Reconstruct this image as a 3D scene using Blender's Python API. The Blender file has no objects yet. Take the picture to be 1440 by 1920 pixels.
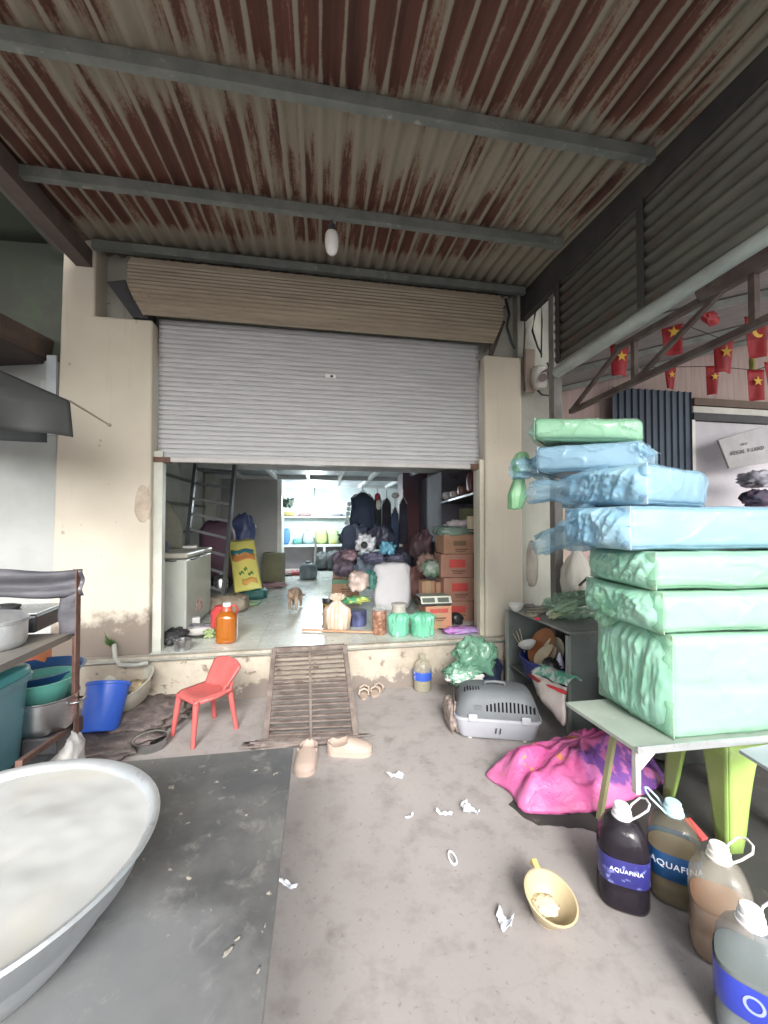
import bpy, bmesh, math, random
from mathutils import Vector, Matrix, noise
R = math.radians
rnd = random.Random(7)
S = bpy.context.scene
C = S.collection

# ---------------------------------------------------------------- camera
CAMZ, YAW, PITCH, F = 1.4, 9.0, 1.12, 765.0
cd = bpy.data.cameras.new('camera'); cam = bpy.data.objects.new('camera', cd); C.objects.link(cam)
cam.location = (0, 0, CAMZ); cam.rotation_euler = (R(90 + PITCH), 0, R(-YAW))
cd.sensor_fit = 'VERTICAL'; cd.sensor_height = 36; cd.lens = F / 1920 * 36
cd.clip_start = .02; cd.clip_end = 500
S.camera = cam
S.render.resolution_x = 768; S.render.resolution_y = 1024

# ---------------------------------------------------------------- sky, sun, exposure (overcast day)
w = bpy.data.worlds.new('World'); S.world = w; w.use_nodes = True
nt = w.node_tree; nt.nodes.clear()
sky = nt.nodes.new('ShaderNodeTexSky'); sky.sky_type = 'NISHITA'; sky.sun_disc = False
sky.sun_elevation = R(33); sky.sun_rotation = R(172)
sky.air_density = 1.0; sky.dust_density = 4.0; sky.ozone_density = 1.0
hsv = nt.nodes.new('ShaderNodeHueSaturation'); hsv.inputs['Saturation'].default_value = .22   # cloud cover takes the blue out
hsv.inputs['Value'].default_value = 1.0
bg = nt.nodes.new('ShaderNodeBackground'); bg.inputs['Strength'].default_value = .15
out = nt.nodes.new('ShaderNodeOutputWorld')
nt.links.new(sky.outputs[0], hsv.inputs['Color']); nt.links.new(hsv.outputs[0], bg.inputs['Color']); nt.links.new(bg.outputs[0], out.inputs[0])
sd = bpy.data.lights.new('sun', 'SUN'); sd.energy = 1.35; sd.angle = R(14); sd.color = (1, .965, .92)
sun = bpy.data.objects.new('sun', sd); C.objects.link(sun)
sun.rotation_euler = (R(57), 0, R(-8))       # from behind the camera
S.view_settings.view_transform = 'Standard'; S.view_settings.look = 'None'
S.view_settings.gamma = 1; S.view_settings.exposure = 1.38
S.render.engine = 'CYCLES'

# ---------------------------------------------------------------- helpers
_m = cam.rotation_euler.to_matrix()
def ray(u, v):                      # direction of a photo pixel, forward part 1
    return _m @ Vector(((u - 720) / F, -(v - 960) / F, -1))
O = Vector((0, 0, CAMZ))
KS = .022; SHEAR = False      # the shopfront runs 1.3 degrees off square: y = Y + KS * x
def _s(p):
    if SHEAR: p.y -= KS * p.x
    return p
def P(u, v, d): return _s(O + ray(u, v) * d)
def G(u, v, z=0.0):
    r = ray(u, v); return _s(O + r * ((z - CAMZ) / r.z))
def WY(u, v, Y):
    r = ray(u, v); return _s(O + r * (Y / (r.y - KS * r.x)))
def WX(u, v, X):
    r = ray(u, v); return _s(O + r * (X / r.x))

def new_mat(name):
    m = bpy.data.materials.new(name); m.use_nodes = True
    return m, m.node_tree, m.node_tree.nodes['Principled BSDF']
def N(nt, t, **kw):
    n = nt.nodes.new(t)
    for k, v in kw.items():
        if k in n.inputs: n.inputs[k].default_value = v
        else: setattr(n, k, v)
    return n
def ramp(nt, a, b, ca=(0,0,0,1), cb=(1,1,1,1)):
    r = nt.nodes.new('ShaderNodeValToRGB'); e = r.color_ramp.elements
    e[0].position = a; e[1].position = b; e[0].color = ca; e[1].color = cb
    return r
def mixc(nt, fac, a, b):
    m = nt.nodes.new('ShaderNodeMix'); m.data_type = 'RGBA'
    for s, x in ((0, fac), (6, a), (7, b)):
        if hasattr(x, 'is_linked') or isinstance(x, bpy.types.NodeSocket): nt.links.new(x, m.inputs[s])
        elif s == 0: m.inputs[0].default_value = x
        else: m.inputs[s].default_value = (*x[:3], 1)
    return m.outputs[2]
def coords(nt, stretch=(1,1,1), kind='Object'):
    tc = nt.nodes.new('ShaderNodeTexCoord'); mp = nt.nodes.new('ShaderNodeMapping')
    mp.inputs['Scale'].default_value = stretch
    nt.links.new(tc.outputs[kind], mp.inputs[0]); return mp.outputs[0]
def mat(name, c1, c2=None, scale=4, lo=.38, hi=.62, rough=.6, metal=0, bump=0, bscale=40, c3=None, s3=15, lo3=.6, hi3=.7,
        stretch=(1,1,1), spec=.5, trans=0, alpha=1, coat=0, rvar=0, sheen=0, sss=0):
    m, nt, b = new_mat(name)
    co = coords(nt, stretch)
    b.inputs['Roughness'].default_value = rough; b.inputs['Metallic'].default_value = metal
    b.inputs['Specular IOR Level'].default_value = spec; b.inputs['Transmission Weight'].default_value = trans
    b.inputs['Alpha'].default_value = alpha; b.inputs['Coat Weight'].default_value = coat
    b.inputs['Sheen Weight'].default_value = sheen; b.inputs['Subsurface Weight'].default_value = sss
    b.inputs['Base Color'].default_value = (*c1, 1)
    if c2 is None: c2 = tuple(x * .82 for x in c1)
    n = N(nt, 'ShaderNodeTexNoise', Scale=scale, Detail=8.0, Roughness=.62); nt.links.new(co, n.inputs['Vector'])
    r = ramp(nt, lo, hi); nt.links.new(n.outputs[0], r.inputs[0])
    col = mixc(nt, r.outputs[0], c1, c2)
    if c3 is not None:
        n3 = N(nt, 'ShaderNodeTexNoise', Scale=s3, Detail=6.0, Roughness=.7); nt.links.new(co, n3.inputs['Vector'])
        r3 = ramp(nt, lo3, hi3); nt.links.new(n3.outputs[0], r3.inputs[0])
        col = mixc(nt, r3.outputs[0], col, c3)
    nt.links.new(col, b.inputs['Base Color'])
    if rvar:
        mr = N(nt, 'ShaderNodeMapRange'); mr.inputs['To Min'].default_value = max(0, rough - rvar); mr.inputs['To Max'].default_value = min(1, rough + rvar)
        nt.links.new(n.outputs[0], mr.inputs[0]); nt.links.new(mr.outputs[0], b.inputs['Roughness'])
    if bump:
        nb = N(nt, 'ShaderNodeTexNoise', Scale=bscale, Detail=6.0); nt.links.new(co, nb.inputs['Vector'])
        bp = N(nt, 'ShaderNodeBump', Strength=bump, Distance=.01); nt.links.new(nb.outputs[0], bp.inputs['Height']); nt.links.new(bp.outputs[0], b.inputs['Normal'])
    m['bsdf'] = 1
    return m
def film(name, col, opac=.45, rough=.15, bscale=22, bump=.8):
    """thin coloured plastic film: see-through with glossy wrinkles"""
    m, nt, b = new_mat(name); nt.nodes.remove(b)
    o = nt.nodes['Material Output']
    co = coords(nt)
    n = N(nt, 'ShaderNodeTexNoise', Scale=bscale, Detail=5.0, Distortion=1.2); nt.links.new(co, n.inputs['Vector'])
    bp = N(nt, 'ShaderNodeBump', Strength=bump, Distance=.01); nt.links.new(n.outputs[0], bp.inputs['Height'])
    t = N(nt, 'ShaderNodeBsdfTransparent'); t.inputs[0].default_value = (*[min(1, .55 + .5 * x) for x in col], 1)
    p = N(nt, 'ShaderNodeBsdfPrincipled'); p.inputs['Base Color'].default_value = (*col, 1); p.inputs['Roughness'].default_value = rough
    p.inputs['Coat Weight'].default_value = .5
    nt.links.new(bp.outputs[0], p.inputs['Normal'])
    n2 = N(nt, 'ShaderNodeTexNoise', Scale=6.0, Detail=4.0); nt.links.new(co, n2.inputs['Vector'])
    mr = N(nt, 'ShaderNodeMapRange'); mr.inputs[1].default_value = .2; mr.inputs[2].default_value = .8
    mr.inputs[3].default_value = max(0, opac - .06); mr.inputs[4].default_value = min(1, opac + .06)
    nt.links.new(n2.outputs[0], mr.inputs[0])
    mx = N(nt, 'ShaderNodeMixShader'); nt.links.new(mr.outputs[0], mx.inputs[0]); nt.links.new(t.outputs[0], mx.inputs[1]); nt.links.new(p.outputs[0], mx.inputs[2])
    nt.links.new(mx.outputs[0], o.inputs[0])
    return m
def glow(name, col, strength):
    m, nt, b = new_mat(name)
    b.inputs['Emission Color'].default_value = (*col, 1); b.inputs['Emission Strength'].default_value = strength; b.inputs['Base Color'].default_value = (*col, 1)
    return m

def tag(o, label=None, cat=None, group=None, kind=None):
    if label: o['label'] = label
    if cat: o['category'] = cat
    if group: o['group'] = group
    if kind: o['kind'] = kind
    return o
def thing(name, label, cat, loc=(0,0,0), group=None, rotz=0):
    o = bpy.data.objects.new(name, None); C.objects.link(o); o.location = loc; o.rotation_euler = (0, 0, rotz)
    o.empty_display_size = .1
    return tag(o, label, cat, group)
def copy_tree(o, parent=None):
    c = o.copy(); C.objects.link(c)
    if parent: c.parent = parent
    for ch in o.children: copy_tree(ch, c)
    return c
def root_of(o):
    while o.parent: o = o.parent
    return o

class B:
    """collects shapes in world (or local) coordinates and links them as ONE mesh"""
    def __init__(s): s.bm = bmesh.new()
    def verts(s, pts): return [s.bm.verts.new(p) for p in pts]
    def face(s, vs):
        try: return s.bm.faces.new(vs)
        except ValueError: return None
    def box(s, c, size, rz=0, rx=0, ry=0, cuts=0):
        M = Matrix.Translation(Vector(c)) @ Matrix.Rotation(rz, 4, 'Z') @ Matrix.Rotation(ry, 4, 'Y') @ Matrix.Rotation(rx, 4, 'X') @ Matrix.Diagonal((*size, 1))
        r = bmesh.ops.create_cube(s.bm, size=1, matrix=M)
        if cuts: bmesh.ops.subdivide_edges(s.bm, edges=list({e for v in r['verts'] for e in v.link_edges}), cuts=cuts, use_grid_fill=True)
        return s
    def span(s, a, b):     # box between two corners
        a = Vector(a); b = Vector(b); return s.box((a + b) / 2, [abs(x) for x in (b - a)])
    def prism(s, quad, h, up=(0,0,1)):   # extrude polygon by vector
        up = Vector(up) * h; a = s.verts(quad); b = s.verts([Vector(p) + up for p in quad]); n = len(a)
        s.face(a[::-1]); s.face(b)
        for i in range(n): s.face((a[i], a[(i+1) % n], b[(i+1) % n], b[i]))
        return s
    def bar(s, p, q, w, h=None, roll=0):
        p = Vector(p); q = Vector(q); h = h or w; d = q - p
        rot = d.to_track_quat('Z', 'Y').to_matrix().to_4x4()
        M = Matrix.Translation((p + q) / 2) @ rot @ Matrix.Rotation(roll, 4, 'Z') @ Matrix.Diagonal((w, h, d.length, 1))
        bmesh.ops.create_cube(s.bm, size=1, matrix=M); return s
    def cyl(s, p, q, r, r2=None, seg=16):
        p = Vector(p); q = Vector(q); d = q - p
        M = Matrix.Translation((p + q) / 2) @ d.to_track_quat('Z', 'Y').to_matrix().to_4x4()
        bmesh.ops.create_cone(s.bm, cap_ends=True, segments=seg, radius1=r, radius2=r if r2 is None else r2, depth=d.length, matrix=M); return s
    def ball(s, c, r, sc=(1,1,1), seg=16):
        M = Matrix.Translation(Vector(c)) @ Matrix.Diagonal((*sc, 1))
        bmesh.ops.create_uvsphere(s.bm, u_segments=seg, v_segments=max(6, seg // 2), radius=r, matrix=M); return s
    def tube(s, path, r, seg=8, closed=False):
        path = [Vector(p) for p in path]; n = len(path); rings = []
        for i, p in enumerate(path):
            a = path[(i - 1) % n] if (closed or i) else p; b = path[(i + 1) % n] if (closed or i < n - 1) else p
            q = (b - a).to_track_quat('Z', 'Y')
            rr = r[i] if isinstance(r, (list, tuple)) else r
            rings.append(s.verts([p + q @ Vector((rr * math.cos(2 * math.pi * k / seg), rr * math.sin(2 * math.pi * k / seg), 0)) for k in range(seg)]))
        for i in range(n if closed else n - 1):
            A = rings[i]; Bq = rings[(i + 1) % n]
            for k in range(seg): s.face((A[k], A[(k+1) % seg], Bq[(k+1) % seg], Bq[k]))
        if not closed: s.face(rings[0][::-1]); s.face(rings[-1])
        return s
    def lathe(s, prof, c=(0,0,0), seg=28, sx=1, sy=1, folds=0, freq=3, sd=0, rz=0, sq=0, tilt=None, cap=True):
        c = Vector(c); rings = []
        for (r, z) in prof:
            ring = []
            for k in range(seg):
                a = 2 * math.pi * k / seg; x, y = math.cos(a), math.sin(a); m = 1
                if sq: m = (abs(x) ** sq + abs(y) ** sq) ** (-1 / sq)
                if folds: m *= 1 + folds * noise.noise(Vector((x * freq, y * freq, z * freq * 2 + sd)))
                p = Vector((r * x * m * sx, r * y * m * sy, z)); p.rotate(Matrix.Rotation(rz, 3, 'Z'))
                if tilt: p = tilt @ p
                ring.append(p + c)
            rings.append(s.verts(ring))
        for A, D in zip(rings, rings[1:]):
            for k in range(seg): s.face((A[k], A[(k+1) % seg], D[(k+1) % seg], D[k]))
        if cap and prof[0][0] > 1e-4: s.face(rings[0][::-1])
        if cap and prof[-1][0] > 1e-4: s.face(rings[-1])
        return s
    def sheet(s, f, nu, nv):     # f(u,v)->point, u,v in 0..1
        g = [s.verts([f(i / nu, j / nv) for i in range(nu + 1)]) for j in range(nv + 1)]
        for j in range(nv):
            for i in range(nu): s.face((g[j][i], g[j][i+1], g[j+1][i+1], g[j+1][i]))
        return s
    def lump(s, c, size, e=2.4, amp=.08, freq=4, sd=0, seg=32, rz=0, flat=True):
        """closed rounded shape, flat on the bottom, dented by noise; c = centre of the base"""
        c = Vector(c); w_, d_, h_ = size; n = seg; rings = []
        for j in range(1, n // 2):
            ph = math.pi * j / (n // 2) - math.pi / 2; ring = []
            for k in range(n):
                a = 2 * math.pi * k / n
                def pw(t): return math.copysign(abs(t) ** (2 / e), t)
                p = Vector((pw(math.cos(ph)) * pw(math.cos(a)), pw(math.cos(ph)) * pw(math.sin(a)), pw(math.sin(ph))))
                f = 1 + amp * noise.noise(p * freq + Vector((sd, sd * 1.7, 0))) + amp * .5 * noise.noise(p * freq * 2.7 + Vector((sd, 0, 5)))
                q = Vector((p.x * f * w_ / 2, p.y * f * d_ / 2, (p.z * f + 1) * h_ / 2))
                if flat: q.z = max(q.z, 0)
                q.rotate(Matrix.Rotation(rz, 3, 'Z')); ring.append(q + c)
            rings.append(s.verts(ring))
        for A, D in zip(rings, rings[1:]):
            for k in range(n): s.face((A[k], A[(k+1) % n], D[(k+1) % n], D[k]))
        s.face(rings[0][::-1]); s.face(rings[-1]); return s
    def crumple(s, amp, freq, sd=0, zmin=None):
        for v in s.bm.verts:
            d = noise.noise_vector(v.co * freq + Vector((sd, sd, sd))) * amp + noise.noise_vector(v.co * freq * 2.6 + Vector((sd, 3, sd))) * amp * .4
            v.co += d
            if zmin is not None and v.co.z < zmin: v.co.z = zmin
        return s
    def build(s, name, m, parent=None, smooth=None, bevel=0, seg=2, label=None, cat=None, group=None, kind=None, solid=0, subsurf=0, local=False):
        me = bpy.data.meshes.new(name)
        bmesh.ops.recalc_face_normals(s.bm, faces=s.bm.faces)
        if SHEAR and not local:
            for v in s.bm.verts: v.co.y += KS * v.co.x
        if parent is not None and not local:
            rt = root_of(parent); M = (Matrix.Translation(rt.location) @ rt.rotation_euler.to_matrix().to_4x4()).inverted()
            bmesh.ops.transform(s.bm, matrix=M, verts=s.bm.verts)
        loc = None
        if parent is None and kind != 'structure' and not local and len(s.bm.verts):
            xs = [v.co.x for v in s.bm.verts]; ys = [v.co.y for v in s.bm.verts]; zs = [v.co.z for v in s.bm.verts]
            loc = Vector(((min(xs) + max(xs)) / 2, (min(ys) + max(ys)) / 2, min(zs)))
            bmesh.ops.translate(s.bm, vec=-loc, verts=s.bm.verts)
        s.bm.to_mesh(me); s.bm.free()
        me.materials.append(m)
        if smooth is not None:
            for p in me.polygons: p.use_smooth = True
            if smooth < 180: me.set_sharp_from_angle(angle=R(smooth))
        o = bpy.data.objects.new(name, me); C.objects.link(o)
        if loc is not None: o.location = loc
        if parent is not None: o.parent = parent
        if solid:
            md = o.modifiers.new('solidify', 'SOLIDIFY'); md.thickness = solid; md.offset = 0
        if bevel:
            md = o.modifiers.new('bevel', 'BEVEL'); md.width = bevel; md.segments = seg; md.limit_method = 'ANGLE'; md.angle_limit = R(40)
            md.harden_normals = False
        if subsurf:
            md = o.modifiers.new('subsurf', 'SUBSURF'); md.levels = md.render_levels = subsurf
        return tag(o, label, cat, group, kind)

def text_obj(name, body, size, m, parent, place, extrude=.0015, bold=0):
    """lettering as a mesh; place(x, y, z) maps the flat text to world"""
    cu = bpy.data.curves.new(name, 'FONT'); cu.body = body; cu.size = size; cu.extrude = extrude; cu.align_x = 'CENTER'; cu.align_y = 'CENTER'; cu.offset = bold; cu.space_character = 1.12
    t = bpy.data.objects.new('tmp', cu); C.objects.link(t)
    dg = bpy.context.evaluated_depsgraph_get(); me = bpy.data.meshes.new_from_object(t.evaluated_get(dg))
    bpy.data.objects.remove(t)
    b = B(); b.bm.from_mesh(me)
    for v in b.bm.verts: v.co = Vector(place(*v.co))
    return b.build(name, m, parent)

def star_pts(c, ex, ey, r):
    out = []
    for k in range(10):
        a = math.pi / 2 + k * math.pi / 5; q = r if k % 2 == 0 else r * .4
        out.append(c + ex * (q * math.cos(a)) + ey * (q * math.sin(a)))
    return out

# ---------------------------------------------------------------- materials
M = {}
M['white_paint'] = mat('white_paint', (.62,.62,.58), (.5,.5,.46), scale=3, rough=.7, bump=.1)
M['steel'] = mat('steel', (.55,.56,.57), (.4,.41,.42), rough=.28, metal=1, rvar=.08)
M['alu'] = mat('alu', (.7,.73,.75), (.5,.53,.55), scale=5, lo=.35, hi=.7, rough=.4, metal=.8, bump=.3, bscale=12, c3=(.42,.43,.43), s3=22, lo3=.58, hi3=.72, rvar=.14)
M['dark'] = mat('dark', (.03,.032,.036), (.05,.05,.055), rough=.6)
M['black_plastic'] = mat('black_plastic', (.02,.02,.024), (.035,.035,.04), rough=.35)
M['rust'] = mat('rust', (.1,.05,.04), (.15,.085,.065), scale=18, rough=.85, bump=.4)
M['rusty_steel'] = mat('rusty_steel', (.055,.034,.029), (.095,.075,.065), scale=9, rough=.75, bump=.3)
M['card'] = mat('card', (.42,.25,.16), (.36,.2,.13), scale=5, rough=.85)
M['clear'] = film('clear', (.75,.78,.76), .32, .08)
M['green_film'] = film('green_film', (.25,.68,.42), .6, .18)
M['blue_film'] = film('blue_film', (.3,.62,.82), .55, .15)
M['white_plastic'] = mat('white_plastic', (.72,.72,.7), (.66,.66,.65), rough=.35)
M['red_plastic'] = mat('red_plastic', (.62,.07,.07), (.5,.06,.06), rough=.38)
# ================================================================ ground
SHEAR = True
def ground_mat():
    m, nt, b = new_mat('concrete'); co = coords(nt)
    n1 = N(nt, 'ShaderNodeTexNoise', Scale=.9, Detail=8.0, Roughness=.6); nt.links.new(co, n1.inputs[0])
    n2 = N(nt, 'ShaderNodeTexNoise', Scale=7.0, Detail=8.0, Roughness=.65); nt.links.new(co, n2.inputs[0])
    n3 = N(nt, 'ShaderNodeTexNoise', Scale=45.0, Detail=5.0, Roughness=.6); nt.links.new(co, n3.inputs[0])
    r1 = ramp(nt, .35, .68); nt.links.new(n1.outputs[0], r1.inputs[0])
    c = mixc(nt, r1.outputs[0], (.36,.335,.325), (.285,.265,.258))
    r2 = ramp(nt, .5, .72); nt.links.new(n2.outputs[0], r2.inputs[0])
    c = mixc(nt, r2.outputs[0], c, (.24,.215,.205))
    r3 = ramp(nt, .61, .69); nt.links.new(n3.outputs[0], r3.inputs[0])
    mm = N(nt, 'ShaderNodeMath', operation='MULTIPLY'); nt.links.new(r3.outputs[0], mm.inputs[0]); mm.inputs[1].default_value = .35
    c = mixc(nt, mm.outputs[0], c, (.09,.075,.07))
    n4 = N(nt, 'ShaderNodeTexNoise', Scale=5.5, Detail=3.0); nt.links.new(co, n4.inputs[0])
    r4 = ramp(nt, .63, .74); nt.links.new(n4.outputs[0], r4.inputs[0])
    m4 = N(nt, 'ShaderNodeMath', operation='MULTIPLY'); nt.links.new(r4.outputs[0], m4.inputs[0]); m4.inputs[1].default_value = .5
    c = mixc(nt, m4.outputs[0], c, (.12,.1,.09))
    # cracks
    vo = N(nt, 'ShaderNodeTexVoronoi', feature='DISTANCE_TO_EDGE', Scale=.55)
    dn = N(nt, 'ShaderNodeMixRGB', blend_type='ADD'); dn.inputs[0].default_value = .12; nt.links.new(co, dn.inputs[1]); nt.links.new(n2.outputs[1], dn.inputs[2])
    nt.links.new(dn.outputs[0], vo.inputs[0])
    r5 = ramp(nt, .0, .004, (1,1,1,1), (0,0,0,1)); nt.links.new(vo.outputs[0], r5.inputs[0])
    m5 = N(nt, 'ShaderNodeMath', operation='MULTIPLY'); nt.links.new(r5.outputs[0], m5.inputs[0]); m5.inputs[1].default_value = .1
    c = mixc(nt, m5.outputs[0], c, (.12,.1,.09))
    nt.links.new(c, b.inputs['Base Color']); b.inputs['Roughness'].default_value = .85
    bp = N(nt, 'ShaderNodeBump', Strength=.35, Distance=.006); nt.links.new(n2.outputs[0], bp.inputs['Height']); nt.links.new(bp.outputs[0], b.inputs['Normal'])
    return m
b = B(); b.sheet(lambda u, v: Vector((-120 + 240 * u, -120 + 240 * v, 0)), 2, 2); b.build('ground', ground_mat(), kind='structure')

ZF = .36; YS = 3.36           # shop floor height, step edge
def tile_mat():
    m, nt, b = new_mat('floor_tile'); co = coords(nt)
    br = N(nt, 'ShaderNodeTexBrick', Scale=1.0); br.offset = 0; br.inputs['Brick Width'].default_value = .5; br.inputs['Row Height'].default_value = .5
    br.inputs['Mortar Size'].default_value = .003; br.inputs['Color1'].default_value = (.56,.6,.56,1); br.inputs['Color2'].default_value = (.58,.62,.58,1); br.inputs['Mortar'].default_value = (.3,.3,.27,1)
    nt.links.new(co, br.inputs[0])
    n = N(nt, 'ShaderNodeTexNoise', Scale=2.5, Detail=8.0, Roughness=.65); nt.links.new(co, n.inputs[0])
    r = ramp(nt, .45, .75); nt.links.new(n.outputs[0], r.inputs[0])
    c = mixc(nt, r.outputs[0], br.outputs[0], (.36,.36,.31)); nt.links.new(c, b.inputs['Base Color'])
    mr = N(nt, 'ShaderNodeMapRange'); mr.inputs[3].default_value = .12; mr.inputs[4].default_value = .45; nt.links.new(n.outputs[0], mr.inputs[0]); nt.links.new(mr.outputs[0], b.inputs['Roughness'])
    return m
b = B(); b.span((-1.9, YS + .02, ZF - .03), (2.2, 9.6, ZF)); b.build('shop_floor', tile_mat(), kind='structure')
def step_mat():
    m, nt, b = new_mat('step_plaster'); co = coords(nt)
    n1 = N(nt, 'ShaderNodeTexNoise', Scale=4.0, Detail=9.0, Roughness=.68); nt.links.new(co, n1.inputs[0])
    r1 = ramp(nt, .4, .62); nt.links.new(n1.outputs[0], r1.inputs[0])
    c = mixc(nt, r1.outputs[0], (.44,.4,.33), (.33,.285,.23))
    sx = N(nt, 'ShaderNodeSeparateXYZ'); nt.links.new(co, sx.inputs[0])
    ad = N(nt, 'ShaderNodeMath', operation='MULTIPLY_ADD'); nt.links.new(n1.outputs[0], ad.inputs[0]); ad.inputs[1].default_value = -.5; nt.links.new(sx.outputs[2], ad.inputs[2])
    r2 = ramp(nt, -.0, .03, (1,1,1,1), (0,0,0,1))
    a2 = N(nt, 'ShaderNodeMath', operation='ADD'); nt.links.new(ad.outputs[0], a2.inputs[0]); a2.inputs[1].default_value = .16; nt.links.new(a2.outputs[0], r2.inputs[0])
    c = mixc(nt, r2.outputs[0], c, (.2,.17,.15))
    n3 = N(nt, 'ShaderNodeTexNoise', Scale=11.0, Detail=4.0, Roughness=.6); nt.links.new(co, n3.inputs[0])
    r3 = ramp(nt, .6, .66); nt.links.new(n3.outputs[0], r3.inputs[0]); c = mixc(nt, r3.outputs[0], c, (.2,.16,.13))
    nt.links.new(c, b.inputs['Base Color']); b.inputs['Roughness'].default_value = .9
    bp = N(nt, 'ShaderNodeBump', Strength=.6, Distance=.01); nt.links.new(n1.outputs[0], bp.inputs['Height']); nt.links.new(bp.outputs[0], b.inputs['Normal'])
    return m
SM = step_mat()
b = B(); b.box((.1, YS + .15, .16), (3.7, .3, .325), cuts=14); b.crumple(.008, 7, 3); b.build('front_step', SM, kind='structure', smooth=30)
b = B(); b.sheet(lambda u, v: Vector((-1.75 + 3.65 * u, YS - .015 + .006 * noise.noise(Vector((u * 40, v, 0))) + .05 * v, ZF + .004)), 60, 1); b.build('step_edging', mat('edging', (.42,.4,.34), (.3,.27,.22), scale=9, rough=.7), kind='structure', solid=.022)

# ================================================================ shop building
YP = 3.45
def plaster(name, c1, c2, dirt=(.13,.1,.085), h0=.25, h1=.85, wear=(.4,.33,.26)):
    m, nt, b = new_mat(name); co = coords(nt)
    n0 = N(nt, 'ShaderNodeTexNoise', Scale=1.3, Detail=7.0, Roughness=.6); nt.links.new(co, n0.inputs[0])
    n1 = N(nt, 'ShaderNodeTexNoise', Scale=6.0, Detail=9.0, Roughness=.7); nt.links.new(co, n1.inputs[0])
    r0 = ramp(nt, .4, .65); nt.links.new(n0.outputs[0], r0.inputs[0]); c = mixc(nt, r0.outputs[0], c1, c2)
    st = N(nt, 'ShaderNodeMapping'); st.inputs['Scale'].default_value = (9, 9, .7); nt.links.new(co, st.inputs[0])
    n2 = N(nt, 'ShaderNodeTexNoise', Scale=1.6, Detail=6.0); nt.links.new(st.outputs[0], n2.inputs[0])
    r2 = ramp(nt, .6, .8); nt.links.new(n2.outputs[0], r2.inputs[0])
    k = N(nt, 'ShaderNodeMath', operation='MULTIPLY'); nt.links.new(r2.outputs[0], k.inputs[0]); k.inputs[1].default_value = .35
    c = mixc(nt, k.outputs[0], c, wear)
    sp = N(nt, 'ShaderNodeTexNoise', Scale=16.0, Detail=3.0); nt.links.new(co, sp.inputs[0])
    r3 = ramp(nt, .72, .75); nt.links.new(sp.outputs[0], r3.inputs[0]); c = mixc(nt, r3.outputs[0], c, wear)
    s = N(nt, 'ShaderNodeSeparateXYZ'); nt.links.new(co, s.inputs[0])
    mr = N(nt, 'ShaderNodeMapRange'); mr.inputs[1].default_value = h0; mr.inputs[2].default_value = h1; mr.inputs[3].default_value = 1; mr.inputs[4].default_value = 0
    nt.links.new(s.outputs[2], mr.inputs[0])
    a = N(nt, 'ShaderNodeMath', operation='MULTIPLY_ADD'); nt.links.new(n1.outputs[0], a.inputs[0]); a.inputs[1].default_value = 1.1; nt.links.new(mr.outputs[0], a.inputs[2])
    r4 = ramp(nt, .75, 1.75, (0,0,0,1), (.85,.85,.85,1)); nt.links.new(a.outputs[0], r4.inputs[0]); c = mixc(nt, r4.outputs[0], c, dirt)
    nt.links.new(c, b.inputs['Base Color']); b.inputs['Roughness'].default_value = .85
    bp = N(nt, 'ShaderNodeBump', Strength=.25, Distance=.008); nt.links.new(n1.outputs[0], bp.inputs['Height']); nt.links.new(bp.outputs[0], b.inputs['Normal'])
    return m
M['cream'] = plaster('cream_plaster', (.57,.53,.445), (.52,.475,.39))
M['creamR'] = plaster('cream_plaster_clean', (.57,.525,.435), (.52,.47,.385), h0=-2, h1=-1)
M['greywall'] = plaster('grey_plaster', (.4,.41,.36), (.27,.27,.24), h0=-2, h1=-1, wear=(.12,.1,.09))
M['inwall'] = mat('inner_wall', (.68,.69,.64), (.55,.56,.5), scale=1.6, rough=.8, c3=(.3,.28,.24), s3=5, lo3=.62, hi3=.8)
M['inwall_grey'] = mat('inner_wall_grey', (.46,.46,.45), (.38,.38,.37), scale=1.2, rough=.8)
shop = thing('shop_building', 'cream plastered shopfront behind the roller shutter with open lit storeroom', 'building', (0, YP, 0))
b = B(); b.prism([(-1.99, YP, 0), (-1.30, YP, 0), (-1.30, YP, 2.97), (-1.71, YP, 2.97), (-1.71, YP, 3.56), (-1.93, YP, 3.56)], .3, (0,1,0)); b.build('pillar', M['cream'], shop, bevel=.015, seg=3)
b = B(); b.span((1.475, YP, ZF - .1), (1.84, YP + .3, 2.9)); b.span((1.62, YS - .06, 0), (1.84, YP - .003, ZF - .103)); b.build('pillar', M['creamR'], shop, bevel=.02, seg=3)
b = B(); b.span((-1.72, YP + .18, 2.78), (2.1, YP + .34, 3.7)); b.build('lintel_wall', M['greywall'], shop)
b = B(); b.span((1.842, YP + .08, 0), (2.3, YP + .3, 3.9)); b.build('side_wall', M['greywall'], shop)
b = B(); b.span((-1.9, YP + .303, ZF), (-1.75, 9.4, 2.3)); b.build('inner_wall', M['inwall'], shop)
b = B(); b.span((2.12, YP + .303, 0), (2.25, 9.4, 2.3)); b.build('inner_wall', M['inwall_grey'], shop)
b = B(); b.span((-1.748, 7.0, ZF), (-.69, 7.12, 2.3)); b.build('partition_wall', M['inwall_grey'], shop)
b = B(); b.span((-1.75, 9.2, ZF), (2.12, 9.3, 2.3)); b.build('back_wall', mat('back_wall', (.7,.76,.76), (.6,.67,.67), rough=.7), shop)
b = B(); b.span((-1.9, YP + .345, 2.12), (2.25, 9.4, 2.2)); b.build('mezzanine_ceiling', mat('mezz', (.36,.39,.41), (.28,.3,.32), rough=.5), shop)
wj = mat('white_joist', (.75,.78,.78), rough=.5)
for Y in (5.5, 6.8, 8.4):
    b = B(); b.span((-1.74, Y, 2.06), (2.11, Y + .05, 2.118)); b.build('ceiling_joist', wj, shop)
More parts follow.
